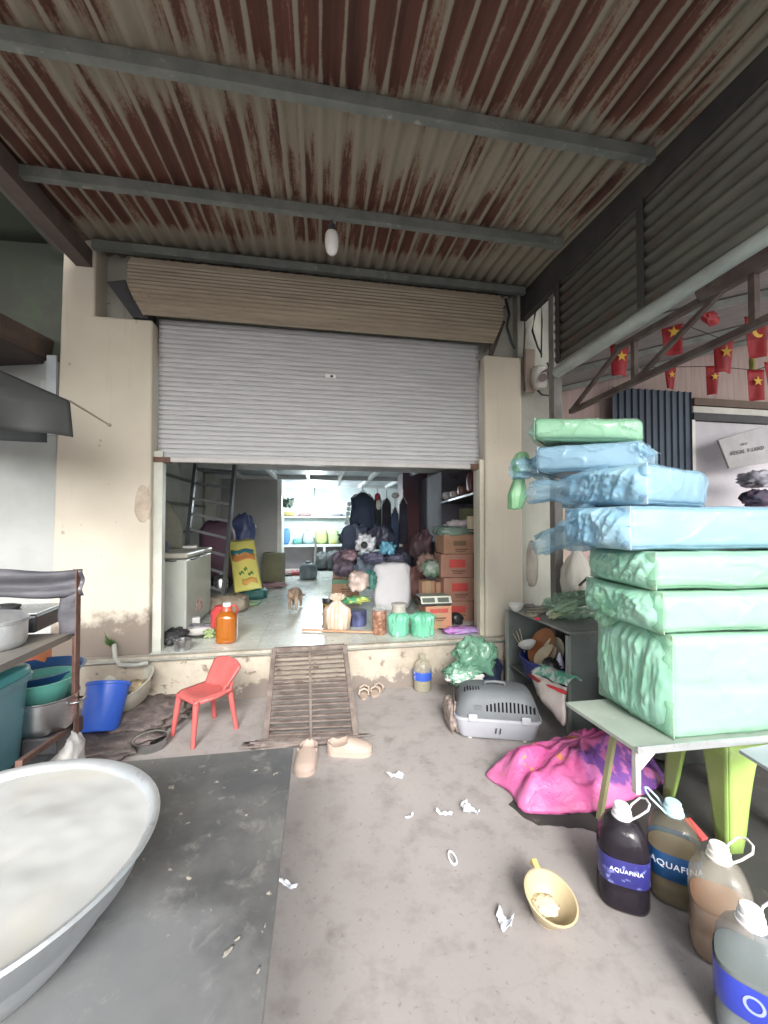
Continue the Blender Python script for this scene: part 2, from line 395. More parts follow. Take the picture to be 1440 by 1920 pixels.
for X in (-1.25, -.72, -.2, .3, .8, 1.35):
    for (y0, y1) in ((5.56, 6.79), (6.86, 8.39)):
        b = B(); b.span((X, y0, 2.065), (X + .05, y1, 2.117)); b.build('ceiling_joist', wj, shop)
b = B(); b.span((-.69, 6.98, ZF), (-.62, 7.14, 2.11)); b.build('door_jamb', mat('jamb', (.8,.82,.76), rough=.5), shop)
b = B(); b.span((1.24, 6.0, ZF), (1.62, 6.4, 2.11)); b.build('column', mat('column_maroon', (.12,.09,.12), (.2,.07,.08), scale=1.3, rough=.55), shop)
b = B(); b.span((-1.34, YP + .06, ZF), (-1.235, YP + .13, 1.95)); b.build('shutter_rail', mat('rail', (.55,.57,.5), (.45,.47,.42), rough=.5), shop, bevel=.004)
b = B(); b.span((1.43, YP + .02, ZF), (1.472, YP + .1, 1.95)); b.build('shutter_rail', mat('rail2', (.6,.56,.44), (.5,.47,.38), rough=.5), shop, bevel=.004)
# white column on the left inside + horizontal rails
b = B(); b.span((-1.73, 6.6, ZF), (-1.57, 6.97, 2.11)); b.build('column', M['white_paint'], shop)
for z in (1.25, 1.6, 1.92):
    b = B(); b.bar((-1.72, 3.9, z), (-1.72, 6.55, z), .03); b.build('wall_rail', mat('wrail', (.22,.22,.2), rough=.5), shop)
# bird-like stain where the plaster bulges beside the door edge
b = B(); b.ball(WY(268, 945, YP + .0), .12, (.5, .12, 1.25), 20); b.crumple(.01, 20, 2); b.build('plaster_patch', mat('patch', (.52,.45,.36), (.4,.33,.27), scale=12, rough=.9), shop, smooth=180)

# ================================================================ roller shutter
shut = thing('roller_shutter', 'half raised grey slatted roller shutter in front of the storeroom', 'roller shutter', (.08, YP + .1, 1.88))
def slat_mat(name, c1, c2, c3):
    m, nt, b = new_mat(name); co = coords(nt)
    mp = N(nt, 'ShaderNodeMapping'); mp.inputs['Scale'].default_value = (1.2, 1, 14); nt.links.new(co, mp.inputs[0])
    n = N(nt, 'ShaderNodeTexNoise', Scale=2.0, Detail=7.0, Roughness=.7); nt.links.new(mp.outputs[0], n.inputs[0])
    r = ramp(nt, .4, .7); nt.links.new(n.outputs[0], r.inputs[0]); c = mixc(nt, r.outputs[0], c1, c2)
    n2 = N(nt, 'ShaderNodeTexNoise', Scale=6.0, Detail=7.0, Roughness=.7); nt.links.new(mp.outputs[0], n2.inputs[0])
    r2 = ramp(nt, .64, .72); nt.links.new(n2.outputs[0], r2.inputs[0]); c = mixc(nt, r2.outputs[0], c, c3)
    nt.links.new(c, b.inputs['Base Color']); b.inputs['Roughness'].default_value = .5
    return m
def slats(z0, z1, n, x0, x1, y, dep=.011):
    b = B(); L = []; H = (z1 - z0) / n
    for i in range(n):
        z = z0 + i * H
        L += [(y, z), (y - dep * .9, z + H * .12), (y - dep, z + H * .45), (y - dep * .75, z + H * .75), (y - .001, z + H * .93)]
    L.append((y, z1)); nx_ = 60; rows = []
    for k in range(nx_ + 1):
        x = x0 + (x1 - x0) * k / nx_
        rows.append(b.verts([(x, p + .004 * noise.noise(Vector((x * 2.2, 0, q * 2.5))) + .0025 * noise.noise(Vector((x * 6, 3, q * 22))), q + .0022 * noise.noise(Vector((x * 1.7, 7, round(q * 26))))) for p, q in L]))
    for a, c in zip(rows, rows[1:]):
        for i in range(len(L) - 1): b.face((a[i], c[i], c[i+1], a[i+1]))
    return b
slats(1.9, 3.03, 29, -1.285, 1.455, YP + .1).build('curtain', slat_mat('shutter_slats', (.47,.48,.49), (.38,.385,.39), (.24,.2,.17)), shut, smooth=25, solid=.002)
b = B(); b.span((-1.28, YP + .06, 1.865), (1.44, YP + .115, 1.905)); b.build('bottom_bar', mat('bar_paint', (.5,.49,.48), (.4,.39,.38), rough=.45), shut, bevel=.006)
b = B(); b.span((-1.3, YP + .045, 1.86), (-1.18, YP + .12, 1.9)); b.build('end_stop', M['rust'], shut)
b = B(); b.span((1.36, YP + .045, 1.86), (1.46, YP + .12, 1.91)); b.build('end_stop', M['rust'], shut)
# the coil housing : painted ribbed sheet, fuller at the top
b = B(); L = []; nn = 15
for i in range(nn * 4 + 1):
    t = i / (nn * 4); a = -0.15 + 1.25 * t
    z = 2.985 + .40 * t; y = YP - .045 - .13 * math.sin(min(1, t * 1.9) * math.pi * .5) - .006 * math.sin(t * nn * 2 * math.pi) + (.3 * max(0, t - .8))
    L.append((y, z))
def xl(z): return -1.35 - .06 * min(1, (z - 2.98) / .15)
a = b.verts([(xl(z), p, z) for p, z in L]); c = b.verts([(1.54 + .035 * min(1, (z - 2.98) / .15), p, z) for p, z in L])
for i in range(len(L) - 1): b.face((a[i], c[i], c[i+1], a[i+1]))
for sgn, V in ((0, a), (1, c)):
    x = V[0].co.x; e = b.verts([(V[0].co.x, YP + .17, V[0].co.z), (V[-1].co.x, YP + .17, V[-1].co.z)]); b.face([e[0]] + V + [e[1]])
b.build('coil_housing', slat_mat('housing_paint', (.29,.25,.185), (.21,.17,.13), (.1,.065,.055)), shut, smooth=35)
b = B(); b.span(WY(610, 702, YP + .088), WY(630, 709, YP + .075)); b.build('lock_plate', M['white_plastic'], shut, bevel=.003)
b = B(); b.ball(WY(622, 705.5, YP + .073), .012, (1,.5,1)); b.build('lock_keyhole', M['dark'], shut)
# triangular bracket at the left end of the coil
b = B(); b.prism([(-1.63, YP + .0, 3.24), (-1.50, YP + .0, 3.27), (-1.40, YP + .0, 2.975), (-1.44, YP + .0, 2.975)], .02, (0,1,0)); b.span((-1.43, YP - .02, 2.975), (-1.33, YP + .15, 3.1)); b.build('bracket', M['dark'], shut)
b = B(); b.prism([(1.68, YP + .0, 3.22), (1.56, YP + .0, 3.26), (1.52, YP + .0, 2.905), (1.56, YP + .0, 2.905)], .02, (0,1,0)); b.build('bracket', M['rusty_steel'], shut)
# ragged plaster line above the coil
b = B()
b.sheet(lambda u, v: Vector((-1.45 + 3.2 * u, YP + .1 - .04 * v, 3.40 + .09 * v + .02 * noise.noise(Vector((u * 60, v * 3, 2))))), 120, 3); b.crumple(.01, 25, 4)
b.build('ragged_plaster_strip', mat('ragged', (.1,.09,.08), (.4,.38,.34), scale=14, lo=.5, hi=.56, rough=.9), shop, solid=.02)

# ================================================================ canopy roof of rusty corrugated iron
def rz(Y): return 3.5 - .10 * (3.45 - Y) / 1.5
def rust_roof():
    m, nt, b = new_mat('rusty_corrugated'); co = coords(nt)
    s = N(nt, 'ShaderNodeSeparateXYZ'); nt.links.new(co, s.inputs[0])
    # streaks running with the ribs
    mp = N(nt, 'ShaderNodeMapping'); mp.inputs['Scale'].default_value = (10.5, .9, 1); nt.links.new(co, mp.inputs[0])
    n1 = N(nt, 'ShaderNodeTexNoise', Scale=1.0, Detail=5.0, Roughness=.7); nt.links.new(mp.outputs[0], n1.inputs[0])
    n2 = N(nt, 'ShaderNodeTexNoise', Scale=.9, Detail=4.0); nt.links.new(co, n2.inputs[0])
    # valley mask : |frac(x/p)-.5|
    d = N(nt, 'ShaderNodeMath', operation='DIVIDE'); nt.links.new(s.outputs[0], d.inputs[0]); d.inputs[1].default_value = .1
    fr = N(nt, 'ShaderNodeMath', operation='FRACT'); nt.links.new(d.outputs[0], fr.inputs[0])
    sb = N(nt, 'ShaderNodeMath', operation='SUBTRACT'); nt.links.new(fr.outputs[0], sb.inputs[0]); sb.inputs[1].default_value = .5
    ab = N(nt, 'ShaderNodeMath', operation='ABSOLUTE'); nt.links.new(sb.outputs[0], ab.inputs[0])
    # 0 at centre of valley .. .5 at rib ;  rust where  a*k + noise small
    mr = N(nt, 'ShaderNodeMapRange'); mr.inputs[1].default_value = .35; mr.inputs[2].default_value = .47; mr.inputs[3].default_value = 0; mr.inputs[4].default_value = .8; nt.links.new(ab.outputs[0], mr.inputs[0])
    # bands: rust starts after each purlin (moisture) : purlins at Y=1.95,2.69,3.45
    cr = N(nt, 'ShaderNodeValToRGB'); e = cr.color_ramp.elements; e[0].position = 0; e[0].color = (.45,.45,.45,1); e[1].position = 1; e[1].color = (.02,.02,.02,1)
    for pos, val in ((.50, .62), (.535, .3), (.58, .32), (.66, .6), (.745, .66), (.775, .25), (.80, .5), (.87, .6), (.90, .2), (.95, .0)):
        q = e.new(pos); q.color = (val, val, val, 1)
    yy = N(nt, 'ShaderNodeMath', operation='MULTIPLY_ADD'); nt.links.new(s.outputs[1], yy.inputs[0]); yy.inputs[1].default_value = 1 / 3.55; yy.inputs[2].default_value = 2 / 3.55
    wob = N(nt, 'ShaderNodeMath', operation='MULTIPLY_ADD'); nt.links.new(n1.outputs[0], wob.inputs[0]); wob.inputs[1].default_value = .05; nt.links.new(yy.outputs[0], wob.inputs[2])
    wo2 = N(nt, 'ShaderNodeMath', operation='SUBTRACT'); nt.links.new(wob.outputs[0], wo2.inputs[0]); wo2.inputs[1].default_value = .025
    nt.links.new(wo2.outputs[0], cr.inputs[0])
    su = N(nt, 'ShaderNodeMath', operation='ADD'); nt.links.new(cr.outputs[0], su.inputs[0])
    k2 = N(nt, 'ShaderNodeMath', operation='MULTIPLY_ADD'); nt.links.new(n1.outputs[0], k2.inputs[0]); k2.inputs[1].default_value = 2.6; k2.inputs[2].default_value = -1.40
    nt.links.new(k2.outputs[0], su.inputs[1])
    su1 = N(nt, 'ShaderNodeMath', operation='MULTIPLY_ADD'); nt.links.new(n2.outputs[0], su1.inputs[0]); su1.inputs[1].default_value = 2.3; su1.inputs[2].default_value = -1.21
    su2 = N(nt, 'ShaderNodeMath', operation='ADD'); nt.links.new(su.outputs[0], su2.inputs[0]); nt.links.new(su1.outputs[0], su2.inputs[1])
    su3 = N(nt, 'ShaderNodeMath', operation='SUBTRACT'); nt.links.new(su2.outputs[0], su3.inputs[0]); nt.links.new(mr.outputs[0], su3.inputs[1])
    ed_ = N(nt, 'ShaderNodeMapRange'); ed_.inputs[1].default_value = .9; ed_.inputs[2].default_value = 1.9; ed_.inputs[3].default_value = 0; ed_.inputs[4].default_value = -.42; nt.links.new(s.outputs[0], ed_.inputs[0])   # the newer sheet at the right edge is less rusted
    ea_ = N(nt, 'ShaderNodeMath', operation='ADD'); nt.links.new(su3.outputs[0], ea_.inputs[0]); nt.links.new(ed_.outputs[0], ea_.inputs[1]); su3 = ea_
    # fine grain
    n3 = N(nt, 'ShaderNodeTexNoise', Scale=70.0, Detail=3.0); nt.links.new(co, n3.inputs[0])
    g = N(nt, 'ShaderNodeMath', operation='MULTIPLY_ADD'); nt.links.new(n3.outputs[0], g.inputs[0]); g.inputs[1].default_value = .35; nt.links.new(su3.outputs[0], g.inputs[2])
    r = ramp(nt, .46, .64); nt.links.new(g.outputs[0], r.inputs[0])
    zinc = mixc(nt, n2.outputs[0], (.28,.235,.175), (.2,.2,.165))
    rr = ramp(nt, .35, .7); nt.links.new(n1.outputs[0], rr.inputs[0])
    rc = mixc(nt, rr.outputs[0], (.13,.045,.028), (.05,.021,.017))
    halo = ramp(nt, .26, .5); nt.links.new(g.outputs[0], halo.inputs[0])
    z2 = mixc(nt, halo.outputs[0], zinc, (.2,.14,.1))
    c = mixc(nt, r.outputs[0], z2, rc)
    nt.links.new(c, b.inputs['Base Color']); b.inputs['Roughness'].default_value = .75
    return m
RX0, RX1 = -1.8, 1.93
roof = thing('canopy_roof', 'rusty brown corrugated iron canopy with grey steel purlins over the yard', 'canopy', (0, 2, 3.4))
b = B(); nx = int((RX1 - RX0) / .0125); ys = [-.3, .6, 1.4, 2.0, 2.7, 3.2, 3.8]; g = []
for Y in ys:
    row = []
    for i in range(nx + 1):
        x = RX0 + (RX1 - RX0) * i / nx; ph = (x / .1) % 1; hgt = .013 * math.cos(2 * math.pi * (ph)) 
        row.append((x, Y, rz(Y) + .045 - hgt))
    g.append(b.verts(row))
for j in range(len(ys) - 1):
    for i in range(nx): b.face((g[j][i], g[j][i+1], g[j+1][i+1], g[j+1][i]))
b.build('corrugated_sheet', rust_roof(), roof, smooth=180, solid=.001)
M['galv'] = mat('galvanised', (.19,.205,.19), (.13,.145,.135), scale=6, rough=.55, metal=.2, c3=(.36,.37,.33), s3=14, lo3=.6, hi3=.75)
def purlin(Y, x0, x1, h=.064, t=.045):
    z = rz(Y) + .02; b = B()
    b.span((x0, Y, z - h), (x1, Y + .004, z)); b.span((x0, Y + .004, z - .004), (x1, Y + t, z)); b.span((x0, Y + .004, z - h), (x1, Y + t, z - h + .004)); b.span((x0, Y + t - .004, z - h + .004), (x1, Y + t, z - h + .02))
    b.build('purlin', M['galv'], roof)
purlin(1.87, -1.8, 1.79); purlin(2.67, -1.75, 1.76); purlin(3.37, -1.7, 1.84); purlin(1.1, -1.8, 1.78); purlin(.3, -1.8, 1.78)
b = B(); b.span((1.87, .0, 3.28), (1.93, 3.6, 3.52)); b.build('edge_beam', mat('edge_beam', (.035,.035,.035), (.06,.055,.05), rough=.7), roof)
b = B(); b.span((-1.84, .0, 3.34), (-1.73, 3.55, 3.47)); b.build('edge_beam', mat('edge_beam_l', (.08,.065,.06), (.13,.1,.09), rough=.7), roof)
# vertical corrugated side sheet, dark with rust
cm = mat('dark_sheet', (.14,.142,.12), (.085,.083,.072), scale=4, rough=.75, c3=(.15,.075,.055), s3=4, lo3=.58, hi3=.68, stretch=(1,.5,3))
clad = thing('side_cladding', 'dark corrugated sheet hanging along the right edge of the canopy', 'cladding', (1.9, 2, 2.7))
b = B(); rows = 60; a = []
for j in range(rows + 1):
    z = 2.66 + .68 * j / rows; x = 1.885 + .012 * math.cos(j / rows * 2 * math.pi * 9); a.append(b.verts([(x, -.2, z), (x, 2.98, z)]))
for j in range(rows): b.face((a[j][0], a[j][1], a[j+1][1], a[j+1][0]))
b.build('corrugated_sheet', cm, clad, smooth=180, solid=.003)
for Y in (1.1, 2.05, 2.9):
    b = B(); b.span((1.865, Y, 2.66), (1.872, Y + .05, 3.3)); b.build('strut', mat('strut%d' % int(Y*10), (.05,.05,.047), rough=.7), clad)
# gutter pipe under it
b = B(); b.tube([(1.91, 3.0, 2.60), (1.92, 2.1, 2.62), (1.93, -.3, 2.66)], .042, 20)
b.build('gutter_pipe', mat('pipe', (.42,.47,.44), (.3,.33,.31), scale=8, rough=.5, c3=(.16,.14,.12), s3=7, lo3=.62, hi3=.8, stretch=(1,.4,1)), smooth=40, label='long pale grey gutter pipe under the dark side sheet', cat='gutter')
# post at the right
b = B(); b.span((1.905, 3.04, 0), (1.98, 3.115, 3.34)); b.build('steel_post', mat('post', (.13,.13,.125), (.2,.19,.18), scale=5, rough=.6, c3=(.12,.06,.045), s3=8), bevel=.004, label='dark square steel post between the cream pillar and the neighbouring stall', cat='post')
# ================================================================ neighbour on the right
nb = thing('neighbour_stall', 'pink plank walled neighbouring stall under a grey sheet roof on the right', 'stall', (4, 4.6, 0))
pk = mat('pink_planks', (.42,.33,.31), (.36,.27,.25), scale=3, rough=.8, stretch=(9,1,.6), c3=(.25,.17,.15), s3=3, lo3=.6, hi3=.7)
b = B(); b.span((2.26, 4.6, 0), (8.5, 4.7, 5.2)); b.build('plank_wall', pk, nb)
for i in range(26):
    pass
def nz(X): return 2.72 + .29 * (X - 1.95)
b = B(); n = 90; rows = []
for Y in (-.5, 2, 4.7):
    rows.append(b.verts([(1.96 + 6.4 * i / n, Y, nz(1.96 + 6.4 * i / n) + .0 ) for i in range(n + 1)]))
for j in range(2):
    for i in range(n): b.face((rows[j][i], rows[j][i+1], rows[j+1][i+1], rows[j+1][i]))
b.build('roof_sheet', mat('grey_roof', (.2,.185,.18), (.15,.145,.14), scale=2.5, rough=.7, stretch=(1.2,6,1), c3=(.26,.24,.23), s3=3), nb, solid=.006)
b = B(); b.prism([(1.95, .9, 3.72), (6.5, .9, 4.0), (6.5, 4.7, 4.0), (1.95, 4.7, 3.62)], .02); b.build('sun_blocker_sheet', M['rusty_steel'], nb)  # added sheet, mostly out of view, keeps direct sun off the wall by the meter
for Y in (1.4, 2.4, 3.4, 4.3):
    b = B(); b.bar((2.0, Y, nz(2.0) - .04), (7.2, Y, nz(7.2) - .04), .04, .05); b.build('rafter', M['galv'], nb)
bw = mat('brown_wood', (.1,.07,.05), (.13,.09,.07), rough=.7)
b = B(); b.span((WY(1296, 748, 4.55).x, 4.50, WY(1370, 765, 4.55).z), (7.4, 4.597, WY(1370, 752, 4.55).z)); b.build('window_header', bw, nb)
b = B(); b.span((WY(1296, 748, 4.55).x, 4.52, WY(1370, 778, 4.55).z), (7.4, 4.597, WY(1370, 766.5, 4.55).z)); b.build('window_rail', M['white_paint'], nb)
b = B(); b.span((WY(1296, 748, 4.55).x, 4.51, WY(1370, 792, 4.55).z), (7.4, 4.597, WY(1370, 779, 4.55).z)); b.build('window_rail', M['dark'], nb)
b = B(); b.span((WY(1303, 800, 4.55).x, 4.56, .9), (7.4, 4.598, WY(1370, 793, 4.55).z)); b.build('window_blind', mat('blind', (.56,.54,.58), (.5,.49,.53), rough=.5), nb)
b = B(); b.span((WY(1297, 800, 4.5).x, 4.49, .9), (WY(1302.5, 800, 4.5).x, 4.555, WY(1370, 793, 4.55).z)); b.build('window_post', M['white_plastic'], nb)
# corrugated blue door panel
b = B(); x0, x1 = WY(1146, 740, 4.45).x, WY(1294, 740, 4.45).x; zt = WY(1220, 731, 4.45).z; n = 96
r0 = []; r1 = []
for i in range(n + 1):
    x = x0 + (x1 - x0) * i / n; ph = (i / n * 12) % 1; y = 4.45 - .02 * (1 if ph < .35 else 0); r0.append((x, y, .3)); r1.append((x, y, zt))
A = b.verts(r0); D = b.verts(r1)
for i in range(n): b.face((A[i], A[i+1], D[i+1], D[i]))
b.build('metal_shutter_panel', mat('navy_panel', (.028,.05,.08), (.02,.036,.06), scale=2, rough=.45), solid=.004, label='dark navy ribbed metal panel leaning on the pink plank wall', cat='panel')
# dark doorway and little things on the wall seen between pillar and foam
b = B(); b.span((WY(1016, 960, 4.55).x, 4.53, 1.0), (WY(1050, 960, 4.55).x, 4.599, 1.95)); b.build('dark_window', mat('dark_window', (.05,.07,.09), (.09,.1,.11), rough=.4), nb)
b = B(); b.span((WY(1052, 960, 4.5).x, 4.52, .6), (WY(1060, 960, 4.5).x, 4.6, 2.2)); b.build('window_frame', mat('tan_frame', (.45,.38,.27), rough=.6), nb)
sw = thing('switch_box', 'small beige switch box with grey rocker on the neighbouring wall', 'switch', WY(1075, 978, 4.58))
b = B(); b.span(WY(1062, 994, 4.6), WY(1096, 964, 4.55)); b.build('housing', mat('swb', (.5,.45,.4), rough=.5), sw, bevel=.004)
b = B(); b.span(WY(1065, 985, 4.548), WY(1074, 972, 4.54)); b.build('rocker', mat('swr', (.3,.3,.3), rough=.4), sw)

# tilted advertising board with lettering on the far right
adb = thing('lettered_board', 'pale grey lettered board leaning over the window on the right', 'sign', WY(1400, 830, 4.2))
q = [WY(1347, 825, 4.2), WY(1460, 790, 4.2), WY(1462, 865, 4.2), WY(1368, 878, 4.2)]
b = B(); b.prism(q, .03, (0,1,0)); b.build('board', mat('board_grey', (.42,.42,.45), (.33,.33,.33), scale=3, rough=.5), adb, bevel=.003)
ex = (WY(1440, 838, 4.19) - WY(1365, 852, 4.19)).normalized(); c0 = WY(1402, 845, 4.19)
text_obj('lettering', 'REGAL T-LAND', .068, mat('ink', (.16,.16,.15), rough=.6), adb, lambda x, y, z: c0 + ex * x + Vector((0, 0, 1)) * y + Vector((0, -1, 0)) * z, .002, .001)
c1 = WY(1395, 833, 4.19)
text_obj('lettering', 'VIEN', .045, mat('ink2', (.26,.26,.27), rough=.6), adb, lambda x, y, z: c1 + ex * x + Vector((0, 0, 1)) * y + Vector((0, -1, 0)) * z, .002)
# heap of wrapped goods under the board
b = B(); b.lump(WY(1432, 915, 4.0), (.55, .3, .2), amp=.5, freq=3, sd=4); b.build('plastic_bundle', mat('bundle', (.45,.45,.5), (.3,.31,.38), scale=9, rough=.3), smooth=180, label='crumpled grey white plastic bundle under the lettered board', cat='bundle')
b = B(); b.lump(WY(1432, 950, 3.8), (.5, .25, .19), amp=.4, freq=3, sd=9); b.build('cloth_bundle', mat('bundle2', (.05,.06,.1), (.16,.07,.12), scale=4, rough=.7), smooth=180, label='navy and maroon cloth bundle behind the blue foam pack', cat='bundle')

# rusty truss carrying the neighbour's roof
tr = thing('steel_truss', 'rusty brown steel truss with diagonals under the gutter pipe', 'truss', (2.0, 1.9, 2.3))
X = 1.99
def tx(u, v): return WX(u, v, X)
pb0, pb1 = tx(1070, 772), tx(1442, 597); pt0, pt1 = tx(1155, 655), tx(1442, 492)
pbN = pb1 + (pb1 - pb0) * .6; ptN = pt1 + (pt1 - pt0) * .6
for p, q, w in ((pb0, pbN, .035), (pt0, ptN, .035)):
    b = B(); b.bar(p, q, w); b.build('chord', M['rusty_steel'], tr)
for p, q in ((pb0, tx(1168, 645)), (tx(1195, 710), tx(1370, 528))):
    b = B(); b.bar(p, q, .025); b.build('diagonal', M['rusty_steel'], tr)
for u, w in ((1190, .03), (1416, .03)):
    a_ = tx(u, 975 - (1070 - 600) / (1070 - 600) * 0 - .4255 * (u - 600) + 0); 
    p = pb0 + (pb1 - pb0) * ((tx(u, 700).y - pb0.y) / (pb1.y - pb0.y)); q = pt0 + (pt1 - pt0) * ((tx(u, 700).y - pt0.y) / (pt1.y - pt0.y))
    b = B(); b.bar(p, q, w); b.build('strut', M['rusty_steel'], tr)
b = B(); b.cyl((1.97, tx(1330, 520).y + .02, 2.585), (1.97, tx(1330, 520).y - .8, 2.6), .05, seg=20); b.build('pipe_sleeve', M['rusty_steel'], tr, smooth=40)

# flags on strings
red = mat('flag_red', (.34,.012,.018), (.28,.01,.016), scale=4, rough=.6); yel = mat('flag_yellow', (.8,.5,.06), rough=.6)
def flag(u, v, w_, h_, d, label, mark='star', taper=.8):
    c = P(u, v, d); k = d / F; W = w_ * k; H = h_ * k
    ex = Vector((math.cos(R(-YAW)), math.sin(R(-YAW)), 0)).normalized(); ey = Vector((0, 0, 1)); ez = ex.cross(ey)
    t = thing('bunting_flag', label, 'flag', c + ey * H / 2, 'small red flags hung on strings under the neighbouring roof')
    def f(a, q):
        tw = 1 - (1 - taper) * (1 - q)
        return c + ex * (W * (a - .5) * tw) + ey * (H * (q - .5)) + ez * (.02 * math.sin(a * 5 + u) * (1.2 - q))
    b = B(); b.sheet(f, 8, 8); b.build('cloth', red, t, smooth=180, solid=.002)
    cc = c + ey * H * .1 - ez * .0; b = B()
    off = ez * .028
    if mark == 'star': pts = star_pts(cc, ex, ey, W * .3)
    else:
        pts = []
        for i in range(13):
            a = R(60 + 240 * i / 12); pts.append(cc + ex * W * .28 * math.cos(a) + ey * W * .28 * math.sin(a))
        for i in range(13):
            a = R(300 - 240 * i / 12); pts.append(cc + ex * (W * .09 + W * .2 * math.cos(a)) + ey * (W * .05 + W * .2 * math.sin(a)))
    for o_ in (off, -off):
        b.prism([p + o_ for p in pts], .002, ez)
    b.build('emblem', yel, t)
flag(1162, 676, 36, 58, 3.3, 'leftmost red flag with yellow star, beside the truss strut')
flag(1259, 632, 42, 66, 3.3, 'red star flag behind the truss diagonal, above a smaller flag')
flag(1257, 708, 24, 42, 4.6, 'small red star flag above the navy panel', taper=.65)
flag(1357, 668, 40, 62, 3.3, 'red star flag hanging below the truss chord, with a smaller flag at its left', taper=.85)
flag(1337, 713, 26, 54, 4.4, 'narrow red star flag to the left of the big one', taper=.7)
flag(1416, 632, 42, 76, 3.1, 'red flag with a curved yellow sickle mark by the truss strut', 'curve', .8)
flag(1417, 722, 32, 58, 4.2, 'red star flag below the sickle flag, over the window header')
flag(1447, 702, 30, 46, 3.8, 'red flag cut by the right edge of the photo')
b = B(); b.lump(P(1330, 606, 3.0), (.2, .05, .1), amp=.5, freq=3, sd=2, rz=.3, flat=False); b.build('furled_flag', red, smooth=180, label='furled red flag caught on the truss diagonal', cat='flag', group='small red flags hung on strings under the neighbouring roof')
b = B(); b.tube([P(1110, 640, 3.4), P(1162, 648, 3.32), P(1259, 600, 3.31), P(1357, 637, 3.31), P(1450, 590, 3.1)], .004, 6); b.build('flag_string', M['dark'], label='thin string carrying the larger red flags', cat='string')
b = B(); b.tube([P(1200, 690, 4.8), P(1257, 688, 4.61), P(1337, 687, 4.41), P(1417, 694, 4.21), P(1470, 676, 3.7)], .004, 6); b.build('flag_string', M['dark'], label='thin string carrying the smaller red flags at the back', cat='string')
b = B(); b.lump(P(1411, 700, 4.6), (.06, .05, .3), amp=.4, sd=3, flat=False); b.build('dry_leaf_spray', mat('leafy', (.3,.28,.08), rough=.8), smooth=180, label='yellow green dry leaf spray beside a flag over the window', cat='leaf')

# ================================================================ meters and cables on the right pillar
eb = thing('meter_box', 'brown wooden meter board with pale fuse unit at the top of the right pillar', 'meter', WY(1000, 735, 3.3))
b = B(); b.span(WY(982, 737, 3.44), WY(1003, 655, 3.40)); b.build('back_board', mat('bb', (.3,.24,.2), (.2,.16,.14), rough=.8), eb, bevel=.003)
b = B(); b.lump(WY(1011, 730, 3.37), (.13, .09, .21), e=4, amp=.05, rz=.1); b.build('fuse_unit', mat('fu', (.5,.5,.46), (.36,.33,.3), scale=9, rough=.5), eb, smooth=50)
b = B(); b.cyl(WY(1018, 708, 3.33), WY(1018, 708, 3.28), .035); b.build('dial', mat('dial', (.2,.15,.16), rough=.4), eb, smooth=40)
wires = ((((1012,552),(1003,590),(998,620),(1008,650),(1016,665)), 'black cable drooping down the wall above the meter board', .009),
         (((1015,552),(1016,600),(1015,670)), 'straight dark cable running down to the meter board', .007),
         (((1026,680),(1038,710),(1040,730),(1030,742),(1016,740),(1008,732)), 'cable looped below the meter board beside the post', .009),
         (((948,560),(955,590),(950,612),(958,640),(966,655)), 'twisted black cable hanging at the right end of the shutter coil', .012),
         (((985,575),(1000,574),(1012,568)), 'short dark cable tied across the wall by the post', .006),
         (((982,560),(984,620),(981,690),(984,732)), 'brown conduit running down the pillar edge', .008))
for i, (pts, lab, r) in enumerate(wires):
    b = B(); b.tube([WY(u, v, 3.36 if i != 3 else 3.3) for u, v in pts], r, 8); b.build('cable', M['black_plastic'] if i != 5 else M['rusty_steel'], smooth=180, label=lab, cat='cable')

# bulb
bl = thing('hanging_bulb', 'white unlit light bulb hanging from the second purlin', 'light bulb', P(622, 410, 2.72))
b = B(); p0 = P(622, 478, 2.72); s_ = 1.0
b.lathe([(.001, 0), (.018, .003), (.034, .018), (.043, .05), (.046, .09), (.044, .13), (.036, .15), (.024, .156)], p0, 24); b.build('bulb', mat('bulb_glass', (.8,.8,.77), (.75,.75,.72), rough=.25), bl, smooth=40)
b = B(); b.lathe([(.025, .156), (.025, .2), (.018, .21), (.001, .215)], p0, 16); b.build('socket', M['dark'], bl, smooth=30)
b = B(); b.tube([p0 + Vector((0,0,.21)), p0 + Vector((.004, .0, .26)), p0 + Vector((0, 0, .33))], .005, 6); b.build('cord', M['dark'], bl)

# ================================================================ left neighbour
lw = thing('left_wall', 'stained white rendered wall at the far left behind the steel rack', 'wall', (-3, 3.5, 0))
b = B(); b.span((-5.5, 3.52, 0), (-1.993, 3.62, 2.62)); b.build('render', plaster('white_render', (.44,.46,.45), (.34,.36,.35), wear=(.36,.36,.34), h0=.2, h1=.6), lw)
b = B(); b.span(WY(76, 760, 3.519), WY(96, 714, 3.515)); b.build('meter_recess', mat('recess', (.5,.52,.5), rough=.6), lw)
b = B(); b.span((-2.06, 3.50, 2.05), (-1.994, 3.518, 2.66)); b.build('downpipe', mat('dp', (.52,.57,.6), rough=.5), lw)
tp = mat('green_tarp', (.06,.085,.06), (.085,.09,.08), scale=1.3, rough=.55, c3=(.1,.16,.08), s3=1.2, lo3=.55, hi3=.8)
b = B(); b.span((-5.5, 3.6, 2.62), (-1.94, 3.66, 4.0)); b.build('tarp_screen', tp, label='dark green tarpaulin screen above the white left wall', cat='tarpaulin')
b = B(); b.sheet(lambda u, v: Vector((-5.5 + 3.66 * u, -.5 + 4.1 * v, 3.62 - .12 * (1 - u) + .03 * math.sin(u * 9) * math.sin(v * 11))), 24, 24); b.build('tarp_roof', tp, solid=.01, smooth=180, label='dark green tarpaulin stretched over the left side of the yard', cat='tarpaulin')
